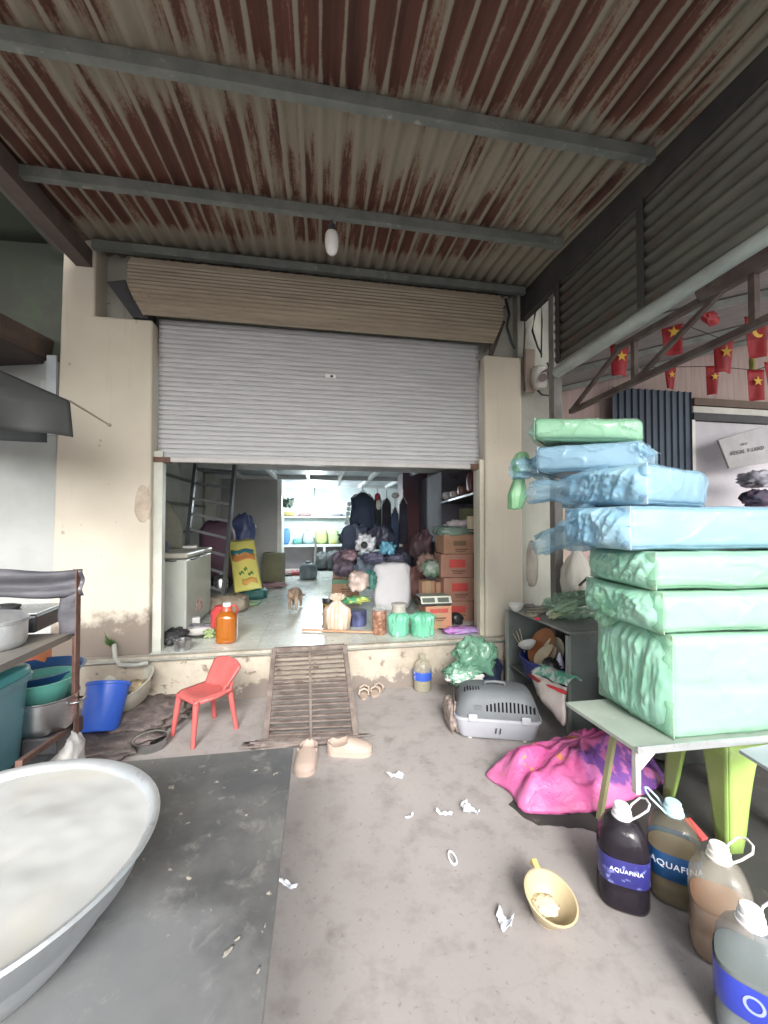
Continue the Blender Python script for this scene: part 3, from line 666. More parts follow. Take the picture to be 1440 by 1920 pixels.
b = B(); b.bar(P(-120, 215, 2.3), P(112, 468, 3.15), .09, .03, .5); b.build('timber_brace', mat('brace', (.16,.15,.13), (.12,.11,.1), rough=.8), label='grey timber brace slanting beside the canopy left edge', cat='beam')
ta = thing('tin_awning', 'brown weathered tin awning above the dark parasol', 'awning', P(60, 690, 3.0))
bt = mat('brown_tin', (.12,.085,.06), (.075,.05,.045), scale=3, rough=.75, c3=(.17,.13,.09), s3=6)
b = B(); b.prism([P(-60, 555, 2.4), P(113, 645, 3.3), P(111, 676, 3.32), P(-60, 595, 2.35)], .03, (0,0,-1)); b.build('upper_sheet', bt, ta)
b = B(); b.prism([P(-60, 600, 2.35), P(111, 682, 3.33), P(111, 694, 3.36), P(-60, 690, 3.1)], .02, (0,0,-1)); b.build('lower_sheet', mat('tin_dark', (.04,.03,.03), (.055,.04,.035), rough=.8), ta)
pa = thing('dark_parasol', 'dark grey cloth parasol corner with protruding rod at the left edge', 'parasol', P(-200, 740, 2.3))
dk = mat('parasol_cloth', (.075,.08,.078), (.055,.06,.06), scale=3, rough=.75)
A_ = P(-250, 585, 2.5); C1 = P(131, 752, 2.3); C2 = P(-150, 700, 1.75); C3 = P(-330, 760, 3.1)
b = B(); b.sheet(lambda u, v: A_.lerp(C2.lerp(C1, u), v) + Vector((0,0,-.03 * math.sin(u * math.pi) * v)), 12, 8); b.sheet(lambda u, v: A_.lerp(C3.lerp(C1, u), v), 12, 8); b.build('canopy', dk, pa, smooth=60, solid=.004)
def val(p, q, h, n, sd):
    b = B(); b.sheet(lambda u, v: p.lerp(q, u) + Vector((0, 0, -h * v - (.03 * math.sin(u * math.pi)) * (1 - v))) + Vector((.02 * math.sin(u * 9 + sd) * v, .02 * v * math.sin(u * 14), 0)), n, 6); return b
val(C2, C1, .2, 24, 0).build('valance', dk, pa, smooth=60, solid=.004)
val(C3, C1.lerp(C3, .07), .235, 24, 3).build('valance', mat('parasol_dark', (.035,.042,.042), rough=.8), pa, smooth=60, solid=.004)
b = B(); b.cyl(C1, P(205, 797, 2.15), .006, .005, 8); b.ball(P(205, 797, 2.15), .009); b.build('rib_rod', mat('rodm', (.2,.17,.12), rough=.5), pa)

SHEAR = False
# ================================================================ foreground table + basin
fz = .62
def slate():
    m, nt, b = new_mat('table_sheet'); co = coords(nt)
    n1 = N(nt, 'ShaderNodeTexNoise', Scale=3.0, Detail=8.0, Roughness=.65); nt.links.new(co, n1.inputs[0])
    r1 = ramp(nt, .38, .66); nt.links.new(n1.outputs[0], r1.inputs[0]); c = mixc(nt, r1.outputs[0], (.075,.077,.08), (.15,.15,.142))
    n2 = N(nt, 'ShaderNodeTexNoise', Scale=16.0, Detail=6.0, Roughness=.7, Distortion=.6); nt.links.new(co, n2.inputs[0])
    r2 = ramp(nt, .56, .74); nt.links.new(n2.outputs[0], r2.inputs[0])
    k = N(nt, 'ShaderNodeMath', operation='MULTIPLY'); nt.links.new(r2.outputs[0], k.inputs[0]); k.inputs[1].default_value = .5
    c = mixc(nt, k.outputs[0], c, (.33,.32,.29))
    n4 = N(nt, 'ShaderNodeTexNoise', Scale=34.0, Detail=3.0); nt.links.new(co, n4.inputs[0])
    r4 = ramp(nt, .7, .74); nt.links.new(n4.outputs[0], r4.inputs[0]); c = mixc(nt, r4.outputs[0], c, (.4,.37,.3))
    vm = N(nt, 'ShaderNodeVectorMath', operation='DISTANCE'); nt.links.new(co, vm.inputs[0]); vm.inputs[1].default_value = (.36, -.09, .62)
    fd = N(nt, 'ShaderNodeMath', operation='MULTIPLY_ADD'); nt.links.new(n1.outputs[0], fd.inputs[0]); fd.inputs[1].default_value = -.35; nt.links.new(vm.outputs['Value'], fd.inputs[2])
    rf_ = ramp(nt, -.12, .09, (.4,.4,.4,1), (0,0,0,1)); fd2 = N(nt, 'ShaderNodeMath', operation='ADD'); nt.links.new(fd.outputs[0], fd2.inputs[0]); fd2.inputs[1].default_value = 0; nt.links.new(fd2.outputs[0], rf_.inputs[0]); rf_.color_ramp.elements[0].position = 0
    c = mixc(nt, rf_.outputs[0], c, (.26,.27,.285))      # pale glare on the table top, painted into the colour
    nt.links.new(c, b.inputs['Base Color'])
    mr = N(nt, 'ShaderNodeMapRange'); mr.inputs[3].default_value = .16; mr.inputs[4].default_value = .55; nt.links.new(n1.outputs[0], mr.inputs[0]); nt.links.new(mr.outputs[0], b.inputs['Roughness'])
    bp = N(nt, 'ShaderNodeBump', Strength=.15, Distance=.004); nt.links.new(n2.outputs[0], bp.inputs['Height']); nt.links.new(bp.outputs[0], b.inputs['Normal'])
    return m
ft = thing('work_table', 'dark grey sheet topped work table under the big aluminium basin', 'table', (-.7, .8, 0))
yT = G(550, 1400, fz).y; xT = G(548, 1420, fz).x
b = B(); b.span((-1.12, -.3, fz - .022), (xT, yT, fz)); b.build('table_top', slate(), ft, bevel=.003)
for x in (-1.05, xT - .13):
    for y in (-.2, yT - .12):
        b = B(); b.span((x, y, 0), (x + .04, y + .04, fz - .025)); b.build('leg', M['steel'], ft)
# smears of dough on the table
dm = mat('dried_dough', (.3,.29,.25), (.2,.19,.17), scale=30, rough=.8)
for i, (u, v, L, ang) in enumerate(((515,1452,.035,1.2),(393,1568,.02,2),(428,1785,.06,.9),(445,1762,.03,.6),(497,1737,.02,1.4),(480,1445,.03,.2),(485,1820,.03,1.3))):
    L *= .38; c = G(u, v, fz + .001); b = B(); b.lump(c, (L, L * .35, .003), amp=.7, freq=2, sd=i, seg=14, rz=ang); b.build('dough_smear', dm, label=['elongated','tiny pale','long thin','rounded','narrow edge side','faint wide','pale edge side'][i] + ' smear of dried dough on the dark table', cat='dough smear', group='dried dough on the work table', smooth=180)
bs = thing('aluminium_basin', 'large round aluminium basin of milky batter on the dark table', 'basin', (-.64, .87, fz))
Rb = .305; c = (-.632, .862, fz)
b = B(); b.lathe([(.17, .001), (.2, .006), (.235, .05), (.262, .09), (.268, .098), (.274, .1), (.29, .145), (.304, .158), (.31, .164), (.306, .169), (.298, .167), (.284, .148), (.264, .1), (.23, .06), (.19, .015), (.001, .012)], c, 72); b.build('bowl', M['alu'], bs, smooth=60)
bmil = mat('batter', (.42,.43,.43), (.38,.39,.385), scale=3, rough=.4, c3=(.43,.415,.35), s3=2.2, lo3=.5, hi3=.75, bump=.25, bscale=6, spec=.5)
b = B(); b.lathe([(.293 - .292 * i / 40 + .0005, .152) for i in range(41)], c, 96, cap=False); [setattr(v.co, 'z', v.co.z + .006 * noise.noise(v.co * 9) + .0022 * noise.noise(v.co * 28)) for v in b.bm.verts]; b.build('batter', bmil, bs, smooth=180)

# ================================================================ steel rack
RXr = -1.2; YR = 2.30
rk = thing('steel_rack', 'rusty angle iron rack with dark plastic sheeting at the left', 'rack', (-1.6, 1.9, 0))
zt, zs, zl = 1.15, .83, .30
for i, (x, y) in enumerate(((RXr, YR), (-2.1, YR), (-2.1, 1.45))):
    b = B(); b.span((x - .035, y, 0), (x, y + .005, zt)); b.span((x - .005, y - .035, 0), (x, y - .0005, zt)); b.build('post', M['rust'], rk)
b = B(); b.span((-2.1, 1.45, zs - .03), (RXr - .036, YR - .002, zs)); b.build('shelf', mat('shelf_m', (.17,.15,.13), (.12,.12,.11), rough=.6), rk)
b = B(); b.span((-2.1, 1.5, zl - .02), (RXr - .036, YR - .002, zl)); b.build('shelf', M['dark'], rk)
pv = mat('dark_sheeting', (.06,.06,.07), (.11,.11,.125), scale=4, rough=.3, stretch=(1,1,4))
b = B(); b.sheet(lambda u, v: Vector((-2.2 + 1.02 * u, YR - .012 + .012 * math.sin(v * 9 + u * 4), zt - .0 - .135 * v + .008 * math.sin(u * 13))), 40, 10); b.build('plastic_band', pv, rk, smooth=180, solid=.003)
b = B(); b.sheet(lambda u, v: Vector((RXr - .09 + .09 * u, YR - .014 + .008 * math.sin(u * 5 + v * 9), zt - .12 - .21 * v)), 6, 14); b.build('plastic_flap', pv, rk, smooth=180, solid=.003)
b = B(); b.bar(P(35, 1432, 1.55), P(150, 1352, 2.2), .022); b.build('brace', M['rust'], rk)
# pot on the shelf
def pot(name, c, r, h, m, label, cat, lid=False, handles=False):
    t = thing(name, label, cat, c); b = B()
    b.lathe([(r*.86, 0), (r*.95, .01), (r, h*.25), (r*1.01, h*.92), (r*1.09, h*.97), (r*1.09, h), (r*.98, h*.97), (r*.96, h*.3), (r*.9, .02), (.001, .018)], c, 36); b.build('body', m, t, smooth=45)
    if handles:
        for s_ in (-1, 1):
            b = B(); cc = Vector(c) + Vector((s_ * r * 1.0, 0, h * .75)); b.tube([cc + Vector((0, -.04, 0)), cc + Vector((s_ * .035, -.03, .005)), cc + Vector((s_ * .035, .03, .005)), cc + Vector((0, .04, 0))], .006, 6); b.build('handle', m, t, smooth=180)
    if lid:
        b = B(); b.lathe([(r*1.04, h + .001), (r*1.05, h+.008), (r*.8, h + .03), (r*.2, h + .045), (.012, h + .046), (.02, h + .06), (.012, h + .072), (.001, h + .073)], c, 36); b.build('lid', m, t, smooth=45)
    return t
c = G(-12, 1215, zs + .001); 
t = pot('cooking_pot', c, .115, .12, M['alu'], 'shiny aluminium pot with lid on the rack shelf at the left edge', 'pot', lid=True)
st = thing('gas_stove', 'black and silver tabletop stove at the back of the rack shelf', 'stove', (-1.6, 2.0, zs))
q = G(40, 1182, zs)
b = B(); b.box((q.x - .06, q.y + .02, zs + .05), (.34, .26, .09), rz=.1); b.build('body', M['black_plastic'], st, bevel=.012)
b = B(); b.box((q.x - .06, q.y + .02, zs + .1), (.35, .27, .012), rz=.1); b.build('top_plate', M['steel'], st, bevel=.003)
b = B(); b.lathe([(.07, .11), (.075, .122), (.05, .13), (.001, .13)], (q.x - .1, q.y + .02, zs), 20); b.build('burner', M['dark'], st, smooth=40)
b = B(); b.cyl((q.x + .04, q.y - .115, zs + .05), (q.x + .042, q.y - .145, zs + .05), .02); b.build('knob', M['steel'], st, smooth=40)
# teal bin
tb = thing('teal_bin', 'tall teal plastic bin under the rack at the left edge', 'bin', G(0, 1400, .28))
c = P(-62, 1268, 1.75); c.z = .30; teal = mat('teal_plastic', (.12,.26,.3), (.1,.23,.27), scale=2, rough=.4)
b = B(); b.lathe([(.14, .001), (.145, .01), (.165, .36), (.18, .365), (.182, .385), (.175, .392), (.165, .385), (.14, .02), (.001, .015)], c, 40, sq=5); b.build('tub', teal, tb, smooth=45)
b = B(); b.lathe([(.1, .386), (.175, .394), (.17, .42), (.16, .43), (.001, .435)], c, 40, sq=5); b.build('lid', mat('teal_lid', (.07,.33,.32), (.05,.22,.3), rough=.35), tb, smooth=45)
# nested basins and steel pot
def basin(name, c, r, h, m, label, cat='basin', tilt=None, parent=None):
    b = B(); b.lathe([(r*.62, 0), (r*.66, .004), (r*.9, h*.8), (r*.94, h*.95), (r*1.02, h*.96), (r*1.03, h), (r*.97, h*1.01), (r*.9, h*.9), (r*.62, h*.1), (.001, h*.08)], c, 44, tilt=tilt)
    return b.build(name, m, smooth=50, label=label, cat=cat)
c = P(78, 1262, 2.28); basin('basin', c - Vector((0, 0, .11)), .2, .14, mat('blue_plastic', (.03,.12,.32), (.03,.1,.26), rough=.35), 'dark blue plastic basin standing behind the green one')
c = P(78, 1262, 2.1); basin('basin', c - Vector((0, 0, .14)), .155, .12, mat('green_plastic', (.17,.5,.42), (.13,.42,.36), rough=.35), 'pale green plastic basin behind the steel pot on the rack')
c = P(86, 1352, 2.0); c.z = zl + .085; t = pot('steel_pot', c, .125, .16, M['steel'], 'deep stainless steel pot on the lower level of the rack', 'pot', handles=True)
b = B(); b.span(c + Vector((-.14, -.11, -.083)), c + Vector((.11, .12, -.002))); b.build('black_crate', M['black_plastic'], bevel=.01, label='low black crate under the stainless steel pot', cat='crate')
b = B(); p_ = P(66, 1232, 2.45); b.box(p_, (.14, .1, .15), rz=.2); b.crumple(.008, 12); b.build('orange_bag', mat('orange_red', (.75,.16,.1), (.8,.35,.12), scale=5, rough=.4), bevel=.01, label='small orange red packet hanging under the rack shelf', cat='packet')
b = B(); b.lump(P(118, 1440, 2.02) + Vector((0, 0, -.02)), (.16, .13, .2), amp=.3, freq=3, sd=5); b.build('white_sack', mat('white_sack', (.5,.5,.49), (.42,.41,.4), rough=.6), smooth=180, label='small white plastic sack below the lower rack shelf', cat='sack')
# low ledge under lower shelf keeps things: rubble bed near the pillar
b = B(); b.lump(G(285, 1345), (.5, .55, .09), amp=.45, freq=3.5, sd=8, e=2.2, seg=40); b.lump(G(200, 1400), (.55, .4, .06), amp=.5, freq=4, sd=2, e=2.2, seg=40)
b.crumple(.006, 24, 3, 0); b.build('rubble_heap', mat('rubble', (.2,.16,.15), (.11,.095,.09), scale=14, rough=.95, bump=.8, c3=(.3,.27,.25), s3=30, bscale=30), smooth=180, label='dark heap of ash and rubble at the foot of the left pillar', cat='rubble')
c = G(222, 1345); T = Matrix.Rotation(R(17), 3, 'X') @ Matrix.Rotation(R(-14), 3, 'Y')
bb = thing('cream_basin', 'tilted cream coloured basin with food scraps behind the blue bucket', 'basin', c)
b = B(); r, h = .215, .15; cc = G(228, 1352) + Vector((0, .1, .10)); b.lathe([(r*.62, 0), (r*.66, .004), (r*.9, h*.8), (r*.94, h*.95), (r*1.02, h*.96), (r*1.03, h), (r*.97, h*1.01), (r*.9, h*.9), (r*.62, h*.1), (.001, h*.08)], cc, 44, tilt=T); b.build('bowl', mat('cream_plastic', (.5,.49,.42), (.4,.38,.33), scale=5, rough=.5), bb, smooth=50)
b = B(); b.lump(cc + T @ Vector((.03, 0, .06)), (.22, .2, .06), amp=.6, freq=4, sd=4); b.build('scraps', mat('scraps', (.45,.34,.2), (.6,.52,.38), scale=18, rough=.7), bb, smooth=180)
bk = thing('blue_bucket', 'bright blue plastic bucket beside the rack post', 'bucket', G(196, 1390))
c = G(194, 1375); blu = mat('bright_blue', (.035,.13,.62), (.03,.11,.55), rough=.35)
c = G(184, 1388); c.z = .052; b = B(); b.lathe([(.001, .001), (.1, .001), (.108, .01), (.122, .27), (.13, .272), (.131, .29), (.126, .293), (.119, .28), (.1, .03), (.001, .025)], c, 40, tilt=Matrix.Rotation(R(-27), 3, 'X')); b.build('tub', blu, bk, smooth=45)
c = G(282, 1402); pot('small_pan', c + Vector((0,0,.0)), .09, .06, M['steel'], 'small stainless pan on the ground beside the red chair', 'pan')
# drain pipe and a weed at the pillar foot
b = B(); b.tube([WY(214, 1208, 3.40), WY(216, 1235, 3.36), WY(226, 1247, 3.32), WY(255, 1247, 3.3), WY(278, 1242, 3.3)], .016, 10); b.build('drain_pipe', mat('pvc', (.42,.43,.4), rough=.5), smooth=180, label='bent grey drain pipe at the foot of the left pillar', cat='pipe')
wd = thing('weed', 'small green weed growing from the foot of the left pillar', 'plant', WY(209, 1210, 3.43)); 
b = B(); p0 = WY(209, 1212, 3.42)
for i in range(22):
    a = rnd.uniform(0, 6.28); L = rnd.uniform(.05, .12); q = p0 + Vector((math.cos(a) * L * .5, -abs(math.sin(a)) * .05, L * rnd.uniform(.4, 1.2))); s_ = Vector((rnd.uniform(-.02,.02), 0, .006))
    V = b.verts([p0, (p0 + q) / 2 + s_, q, (p0 + q) / 2 - s_]); b.face(V)
b.build('leaves', mat('weed_leaf', (.07,.15,.04), (.05,.1,.03), rough=.6), wd)

# ================================================================ red child's chair (local: +x is the front)
A4 = [G(366, 1398), G(323, 1383), G(446, 1364), G(389, 1352)]
mid = sum(A4, Vector()) / 4; fr = ((A4[0] + A4[1]) - (A4[2] + A4[3])).normalized(); ang = math.atan2(fr.y, fr.x)
ch = thing('child_chair', "red plastic child's chair between the rubble heap and the metal grate", 'chair', mid, rotz=ang)
rp = mat('chair_red', (.5,.11,.105), (.42,.09,.085), scale=8, rough=.42, c3=(.66,.2,.18), s3=20, lo3=.6, hi3=.8)
b = B(); b.sheet(lambda u, v: Vector((-.12 + .25 * u, (-.13 + .26 * v) * (1 - .08 * u), .275 - .012 * math.sin(u * math.pi) * math.sin(v * math.pi) - .02 * max(0, u - .85) / .15)), 12, 12); b.build('seat', rp, ch, smooth=60, solid=.014, local=True)
def bkf(u, v):
    wv = .105 + .045 * v ** .7
    y = (u - .5) * 2 * wv; return Vector((-.10 - .10 * v + .03 * (2 * u - 1) ** 2, y, .275 + (.165 - .03 * abs(2 * u - 1) ** 3) * v))
b = B(); b.sheet(bkf, 14, 14); b.build('backrest', rp, ch, smooth=60, solid=.013, local=True)
for (x, y) in ((.11, .1), (.11, -.1), (-.12, .105), (-.12, -.105)):
    b = B(); b.cyl((x, y, .27), (x * 1.3, y * 1.25, 0), .02, .014, 10); b.build('leg', rp, ch, smooth=40, local=True)
for s_ in (-1, 1):
    b = B(); b.tube([(.1, s_ * .118, .262), (0, s_ * .13, .262), (-.11, s_ * .125, .27), (-.125, s_ * .12, .32)], .013, 8); b.build('side_rail', rp, ch, smooth=180, local=True)

# ================================================================ metal ramp grate
gm = mat('grate_rust', (.12,.09,.08), (.2,.165,.145), scale=12, rough=.85, bump=.4)
TL, TR = WY(514, 1222, YS - .03), WY(646, 1216, YS - .03); TL.z = TR.z = ZF + .02
BL, BR = G(498, 1388, .015), G(667, 1381, .015)
gr = thing('metal_grate', 'rusty slatted steel grate leaning on the step as a ramp', 'ramp', (BL + BR) / 2)
def gp(u, v): return TL.lerp(TR, u).lerp(BL.lerp(BR, u), v)
for (a, q) in (((0, 0), (0, 1)), ((1, 0), (1, 1)), ((0, 0), (1, 0)), ((0, 1), (1, 1))):
    b = B(); b.bar(gp(*a), gp(*q), .035, .03); b.build('frame_bar', gm, gr)
for i in range(17):
    v = (i + 1) / 18; b = B(); off = Vector((0, 0, .006 * noise.noise(Vector((i * 3.1, 0, 0))) - .004)); b.bar(gp(.02, v) + off, gp(.98, v + .004 * noise.noise(Vector((i, 2, 1)))) + off, .024 if i != 7 else .03, .008); b.build('slat', gm, gr)
b = B(); b.bar(gp(.5, 0) + Vector((0,-.02,.016)), gp(.5, 1) + Vector((0,-.02,.016)), .016, .006); b.build('rib', gm, gr)
b = B(); b.lump(G(575, 1392), (.7, .12, .03), amp=.5, freq=5, sd=3); b.build('dirt_ridge', mat('dirtr', (.25,.21,.19), (.16,.13,.12), scale=20, rough=.95), label='low ridge of dirt along the foot of the grate', cat='dirt', smooth=180)

# ================================================================ shoes
cm_ = mat('clog_foam', (.42,.33,.28), (.37,.3,.25), rough=.65, bump=.1)
def clog(loc, rot, label):
    t = thing('clog', label, 'shoe', loc, 'beige clogs left in front of the grate', rotz=rot)
    L = .27; n = 26; b = B(); rings = []
    for i in range(n + 1):
        s = i / n; w_ = .05 * (math.sin(min(1, s * 5 + .25) * math.pi / 2)) * (1 + .12 * math.sin(s * math.pi * 1.1 - .6)) * math.sqrt(max(.0, 1 - max(0, s - .78) ** 2 / .0515)) + .004
        closed = s > .46; pts = []
        if closed:
            q = (s - .46) / .54; H = .085 - .035 * q ** 1.3
            if s > .9: H *= 1 - 2.5 * (s - .9)
            for k in range(13):
                a = math.pi * k / 12; pts.append((math.cos(a) * w_ * (1.0), .022 + math.sin(a) ** .7 * (H - .022)))
        else:
            rim = .05 + .022 * abs(s - .2) / .26
            if s < .06: rim = .058
            inn = max(.004, w_ - .013); fb = .03 if s > .04 else rim
            pts = [(w_, .022), (w_, .035), (w_, rim), (w_ - .006, rim + .003), (inn, rim), (inn, fb + .006), (inn * .5, fb), (-inn * .5, fb), (-inn, fb + .006), (-inn, rim), (-w_ + .006, rim + .003), (-w_, rim), (-w_, .022)]
        rings.append(b.verts([(s * L - L / 2, y, z) for y, z in pts]))
    for A, D in zip(rings, rings[1:]):
        for k in range(12): b.face((A[k], A[k+1], D[k+1], D[k]))
    b.face(rings[0]); b.face(rings[-1]); b.build('upper', cm_, t, smooth=50, local=True)
    b = B(); pl = []
    for side in (1, -1):
        seq = range(n + 1) if side > 0 else range(n, -1, -1)
        for i in seq:
            s = i / n; w_ = .05 * (math.sin(min(1, s * 5 + .25) * math.pi / 2)) * (1 + .12 * math.sin(s * math.pi * 1.1 - .6)) * math.sqrt(max(.0, 1 - max(0, s - .78) ** 2 / .0515)) + .007
            pl.append((s * L - L / 2, side * w_, 0))
    b.prism(pl, .024); b.build('sole', cm_, t, smooth=40, local=True)
clog(G(575, 1430), R(-96), 'beige clog beside the table corner, toe towards the camera')
clog(G(656, 1410), R(-12), 'beige clog in front of the grate, toe to the right')
sm_ = mat('sandal', (.42,.34,.28), (.32,.26,.22), scale=10, rough=.7)
for i, (u, v, a, lab) in enumerate(((683, 1302, 80, 'worn tan sandal against the step just right of the grate'), (708, 1298, 60, 'second worn sandal, further from the grate, at the step'))):
    c = G(u, v); t = thing('sandal', lab, 'shoe', c, 'worn sandals by the step', rotz=R(a))
    b = B(); b.lathe([(.001, .0), (.05, 0), (.052, .018), (.001, .018)], (0,0,0), 20, sx=2.2, sy=.8); b.build('sole', sm_, t, local=True, smooth=40)
    for x0 in (.02, -.05):
        b = B(); b.tube([(x0, -.04, .015), (x0 + .01, -.035, .045), (x0 + .015, 0, .062), (x0 + .01, .035, .045), (x0, .04, .015)], .009, 6); b.build('strap', sm_, t, local=True, smooth=180)
# ================================================================ grey metal cabinet
cab = thing('metal_cabinet', 'open fronted grey green metal cabinet between the step and the foam packs', 'cabinet', (1.8, 2.9, 0))
cm2 = mat('cabinet_paint', (.2,.23,.22), (.15,.17,.165), scale=3, rough=.5, c3=(.1,.11,.11), s3=8)
K0 = G(1070, 1372); K1 = Vector((1.6, 3.30, 0)); K0.z = 0
hz = .655; ax = (K1 - K0); ax.z = 0; axn = ax.normalized(); pr = Vector((axn.y, -axn.x, 0)) * .5   # depth to the right
c00, c01, c10, c11 = K0, K1, K0 + pr, K1 + pr
b = B(); b.prism([c00 - axn * .01, c10 - axn * .01, c11, c01], .02, (0, 0, 1)); bmesh.ops.translate(b.bm, vec=(0, 0, hz - .02), verts=b.bm.verts); b.build('top', mat('cab_top', (.27,.27,.26), (.19,.2,.19), scale=6, rough=.5), cab, bevel=.003)
b = B(); b.prism([c00, c10, c10 + axn * .012, c00 + axn * .012], hz - .022); b.build('end_panel', cm2, cab)
b = B(); b.prism([c01 - axn * .012, c11 - axn * .012, c11, c01], hz - .022); b.build('end_panel', cm2, cab)
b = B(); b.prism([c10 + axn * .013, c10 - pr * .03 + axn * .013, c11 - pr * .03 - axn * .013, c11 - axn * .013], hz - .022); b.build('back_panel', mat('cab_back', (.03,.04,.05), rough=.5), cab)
b = B(); b.prism([c00 + axn * .013, c10 - pr * .04 + axn * .013, c11 - pr * .04 - axn * .013, c01 - axn * .013], .015); bmesh.ops.translate(b.bm, vec=(0, 0, .16), verts=b.bm.verts); b.build('shelf', cm2, cab)
for k in (c00, c01):
    b = B(); b.box(k + Vector((-.013, 0, hz / 2 - .012)), (.022, .028, hz - .025)); b.build('front_post', mat('cpost%d' % (k is c00), (.3,.33,.3), rough=.45), cab)
# items inside: blue basket with bowls
blb = mat('navy_basket', (.03,.045,.19), (.02,.03,.13), rough=.5)
bc = c00.lerp(c01, .52) + pr * .22; bc.z = .176
bkt = thing('blue_basket', 'navy blue plastic basket holding dishes inside the metal cabinet', 'basket', bc)
b = B(); b.lathe([(.14, 0), (.15, .01), (.185, .15), (.195, .152), (.195, .168), (.182, .168), (.145, .02), (.001, .01)], bc, 48, sy=1.3); b.build('tub', blb, bkt, smooth=50)
for k in range(3):
    b = B(); zz = .05 + k * .035; rr = .152 + k * .0085 + .006; b.tube([bc + Vector((rr * math.cos(a * math.pi / 12), 1.3 * rr * math.sin(a * math.pi / 12), zz)) for a in range(24)], .004, 6, closed=True); b.build('rib', mat('nb%d' % k, (.1,.12,.35), rough=.5), bkt, smooth=180)
def dish(c, r, h, m, name, label, cat, tilt=None):
    b = B(); b.lathe([(r*.35, 0), (r*.4, .003), (r*.8, h*.5), (r, h), (r*.97, h), (r*.76, h*.55), (r*.3, h*.12), (.001, h*.1)], c, 32, tilt=tilt); return b.build(name, m, smooth=60, label=label, cat=cat)
dish(bc + Vector((.02, .05, .22)), .15, .05, mat('brown_bowl', (.36,.14,.06), (.3,.12,.05), rough=.4), 'bowl', 'brown bowl with green rim leaning at the back of the blue basket', 'bowl', Matrix.Rotation(R(-60), 3, 'Y'))
dish(bc + Vector((-.03, -.08, .18)), .1, .05, mat('tan_plate', (.5,.42,.3), rough=.4), 'plate', 'tan dish lying at the front of the blue basket', 'plate', Matrix.Rotation(R(-45), 3, 'Y'))
dish(bc + Vector((-.08, .13, .2)), .07, .045, M['white_plastic'], 'bowl', 'small white bowl at the left of the blue basket', 'bowl', Matrix.Rotation(R(-20), 3, 'Y'))
dish(bc + Vector((.04, -.06, .2)), .13, .04, mat('pale_plate', (.6,.57,.42), rough=.4), 'plate', 'pale yellow plate standing at the right of the brown bowl', 'plate', Matrix.Rotation(R(-65), 3, 'Y'))
for i in range(3):
    b = B(); b.cyl(bc + Vector((-.08, .19 + i * .012, .15)), bc + Vector((-.1 - .01 * i, .24 + .04 * i, .33 - .03 * i)), .0035, seg=6); b.build('chopstick', mat('cs%d' % i, (.5,.42,.3), rough=.6), label=['tallest', 'middle', 'lowest'][i] + ' chopstick sticking out of the blue basket', cat='chopstick', group='chopsticks in the blue basket')
b = B(); b.lathe([(.03, 0), (.032, .05), (.02, .09), (.006, .13), (.001, .131)], bc + Vector((-.02, -.2, .14)), 14); b.build('squeeze_bottle', mat('sqb', (.55,.53,.66), rough=.4), smooth=50, label='pale lilac squeeze bottle at the right side of the basket', cat='bottle')
b = B(); b.lump(bc + Vector((-.06, -.17, .12)), (.13, .13, .1), amp=.2, sd=3); b.build('dark_ladle', M['black_plastic'], smooth=180, label='black cookware lid lying on the basket right side', cat='lid')
# noodle packet bag in red and white hanging out of the cabinet
nb_ = thing('noodle_sack', 'red white and green printed food sack standing at the cabinet opening', 'sack', G(1040, 1370))
q = [P(998, 1262, 3.0), P(1062, 1290, 2.62), P(1058, 1362, 2.55), P(1010, 1300, 2.9)]
def nbf(u, v):
    p = q[0].lerp(q[1], u).lerp(q[3].lerp(q[2], u), v); return p + Vector((-.05 * math.sin(u * math.pi) * math.sin(v * math.pi), 0, 0)) + noise.noise_vector(p * 14) * .012
b = B(); b.sheet(nbf, 20, 20); b.build('sack_side', mat('sack_pinkwhite', (.6,.5,.47), (.66,.6,.57), scale=8, rough=.5), nb_, smooth=180, solid=.02)
b = B(); b.sheet(lambda u, v: q[0].lerp(q[1], u) + Vector((.12 * v, .03 * v, .05 * math.sin(v * 3) + .01)) + noise.noise_vector(Vector((u * 5, v * 5, 1))) * .02, 16, 8); b.build('sack_top', mat('sack_green', (.12,.42,.3), (.6,.66,.62), scale=12, lo=.45, hi=.52, rough=.4), nb_, smooth=180, solid=.012)
b = B(); b.tube([q[0] + Vector((-.025, -.01, -.01)), (q[0] + q[1]) / 2 + Vector((-.03, -.01, -.028)), q[1] + Vector((-.02, -.02, -.02))], .013, 8); b.build('red_band', mat('sred', (.6,.04,.05), rough=.4), nb_, smooth=180)

# on the cabinet top
def ct(a, s_, dz=0): p = c00.lerp(c01, a) + pr * s_; p.z = hz + dz; return p
dish(G(968, 1146, hz + .002), .06, .06, M['white_plastic'], 'bowl', 'small white bowl at the far corner of the cabinet top', 'bowl')
for i, (u, v, lab) in enumerate(((992, 1140, 'crumpled grey scrap'), (1012, 1150, 'dark tangled scrap'), (1035, 1136, 'pale folded scrap'), (1000, 1157, 'small brown scrap'))):
    b = B(); b.lump(G(u, v, hz), (.09, .06, .03), amp=.8, freq=3, sd=i * 3, seg=20); b.build('scrap', mat('scr%d' % i, (.22 + .1 * (i % 2), .2 + .1 * (i % 2), .18), (.45,.42,.38), scale=20, rough=.6), smooth=180, label=lab + ' lying on the cabinet top', cat='scrap', group='scraps on the cabinet top')
for i in range(2):
    b = B(); b.cyl(G(988, 1142 + 5 * i, hz + .03), G(1045, 1138 + 7 * i, hz + .025), .003, seg=6); b.build('chopstick', mat('csp%d' % i, (.6,.55,.45), rough=.6), label=['upper', 'lower'][i] + ' pale chopstick lying across the cabinet top', cat='chopstick', group='chopsticks on the cabinet top')
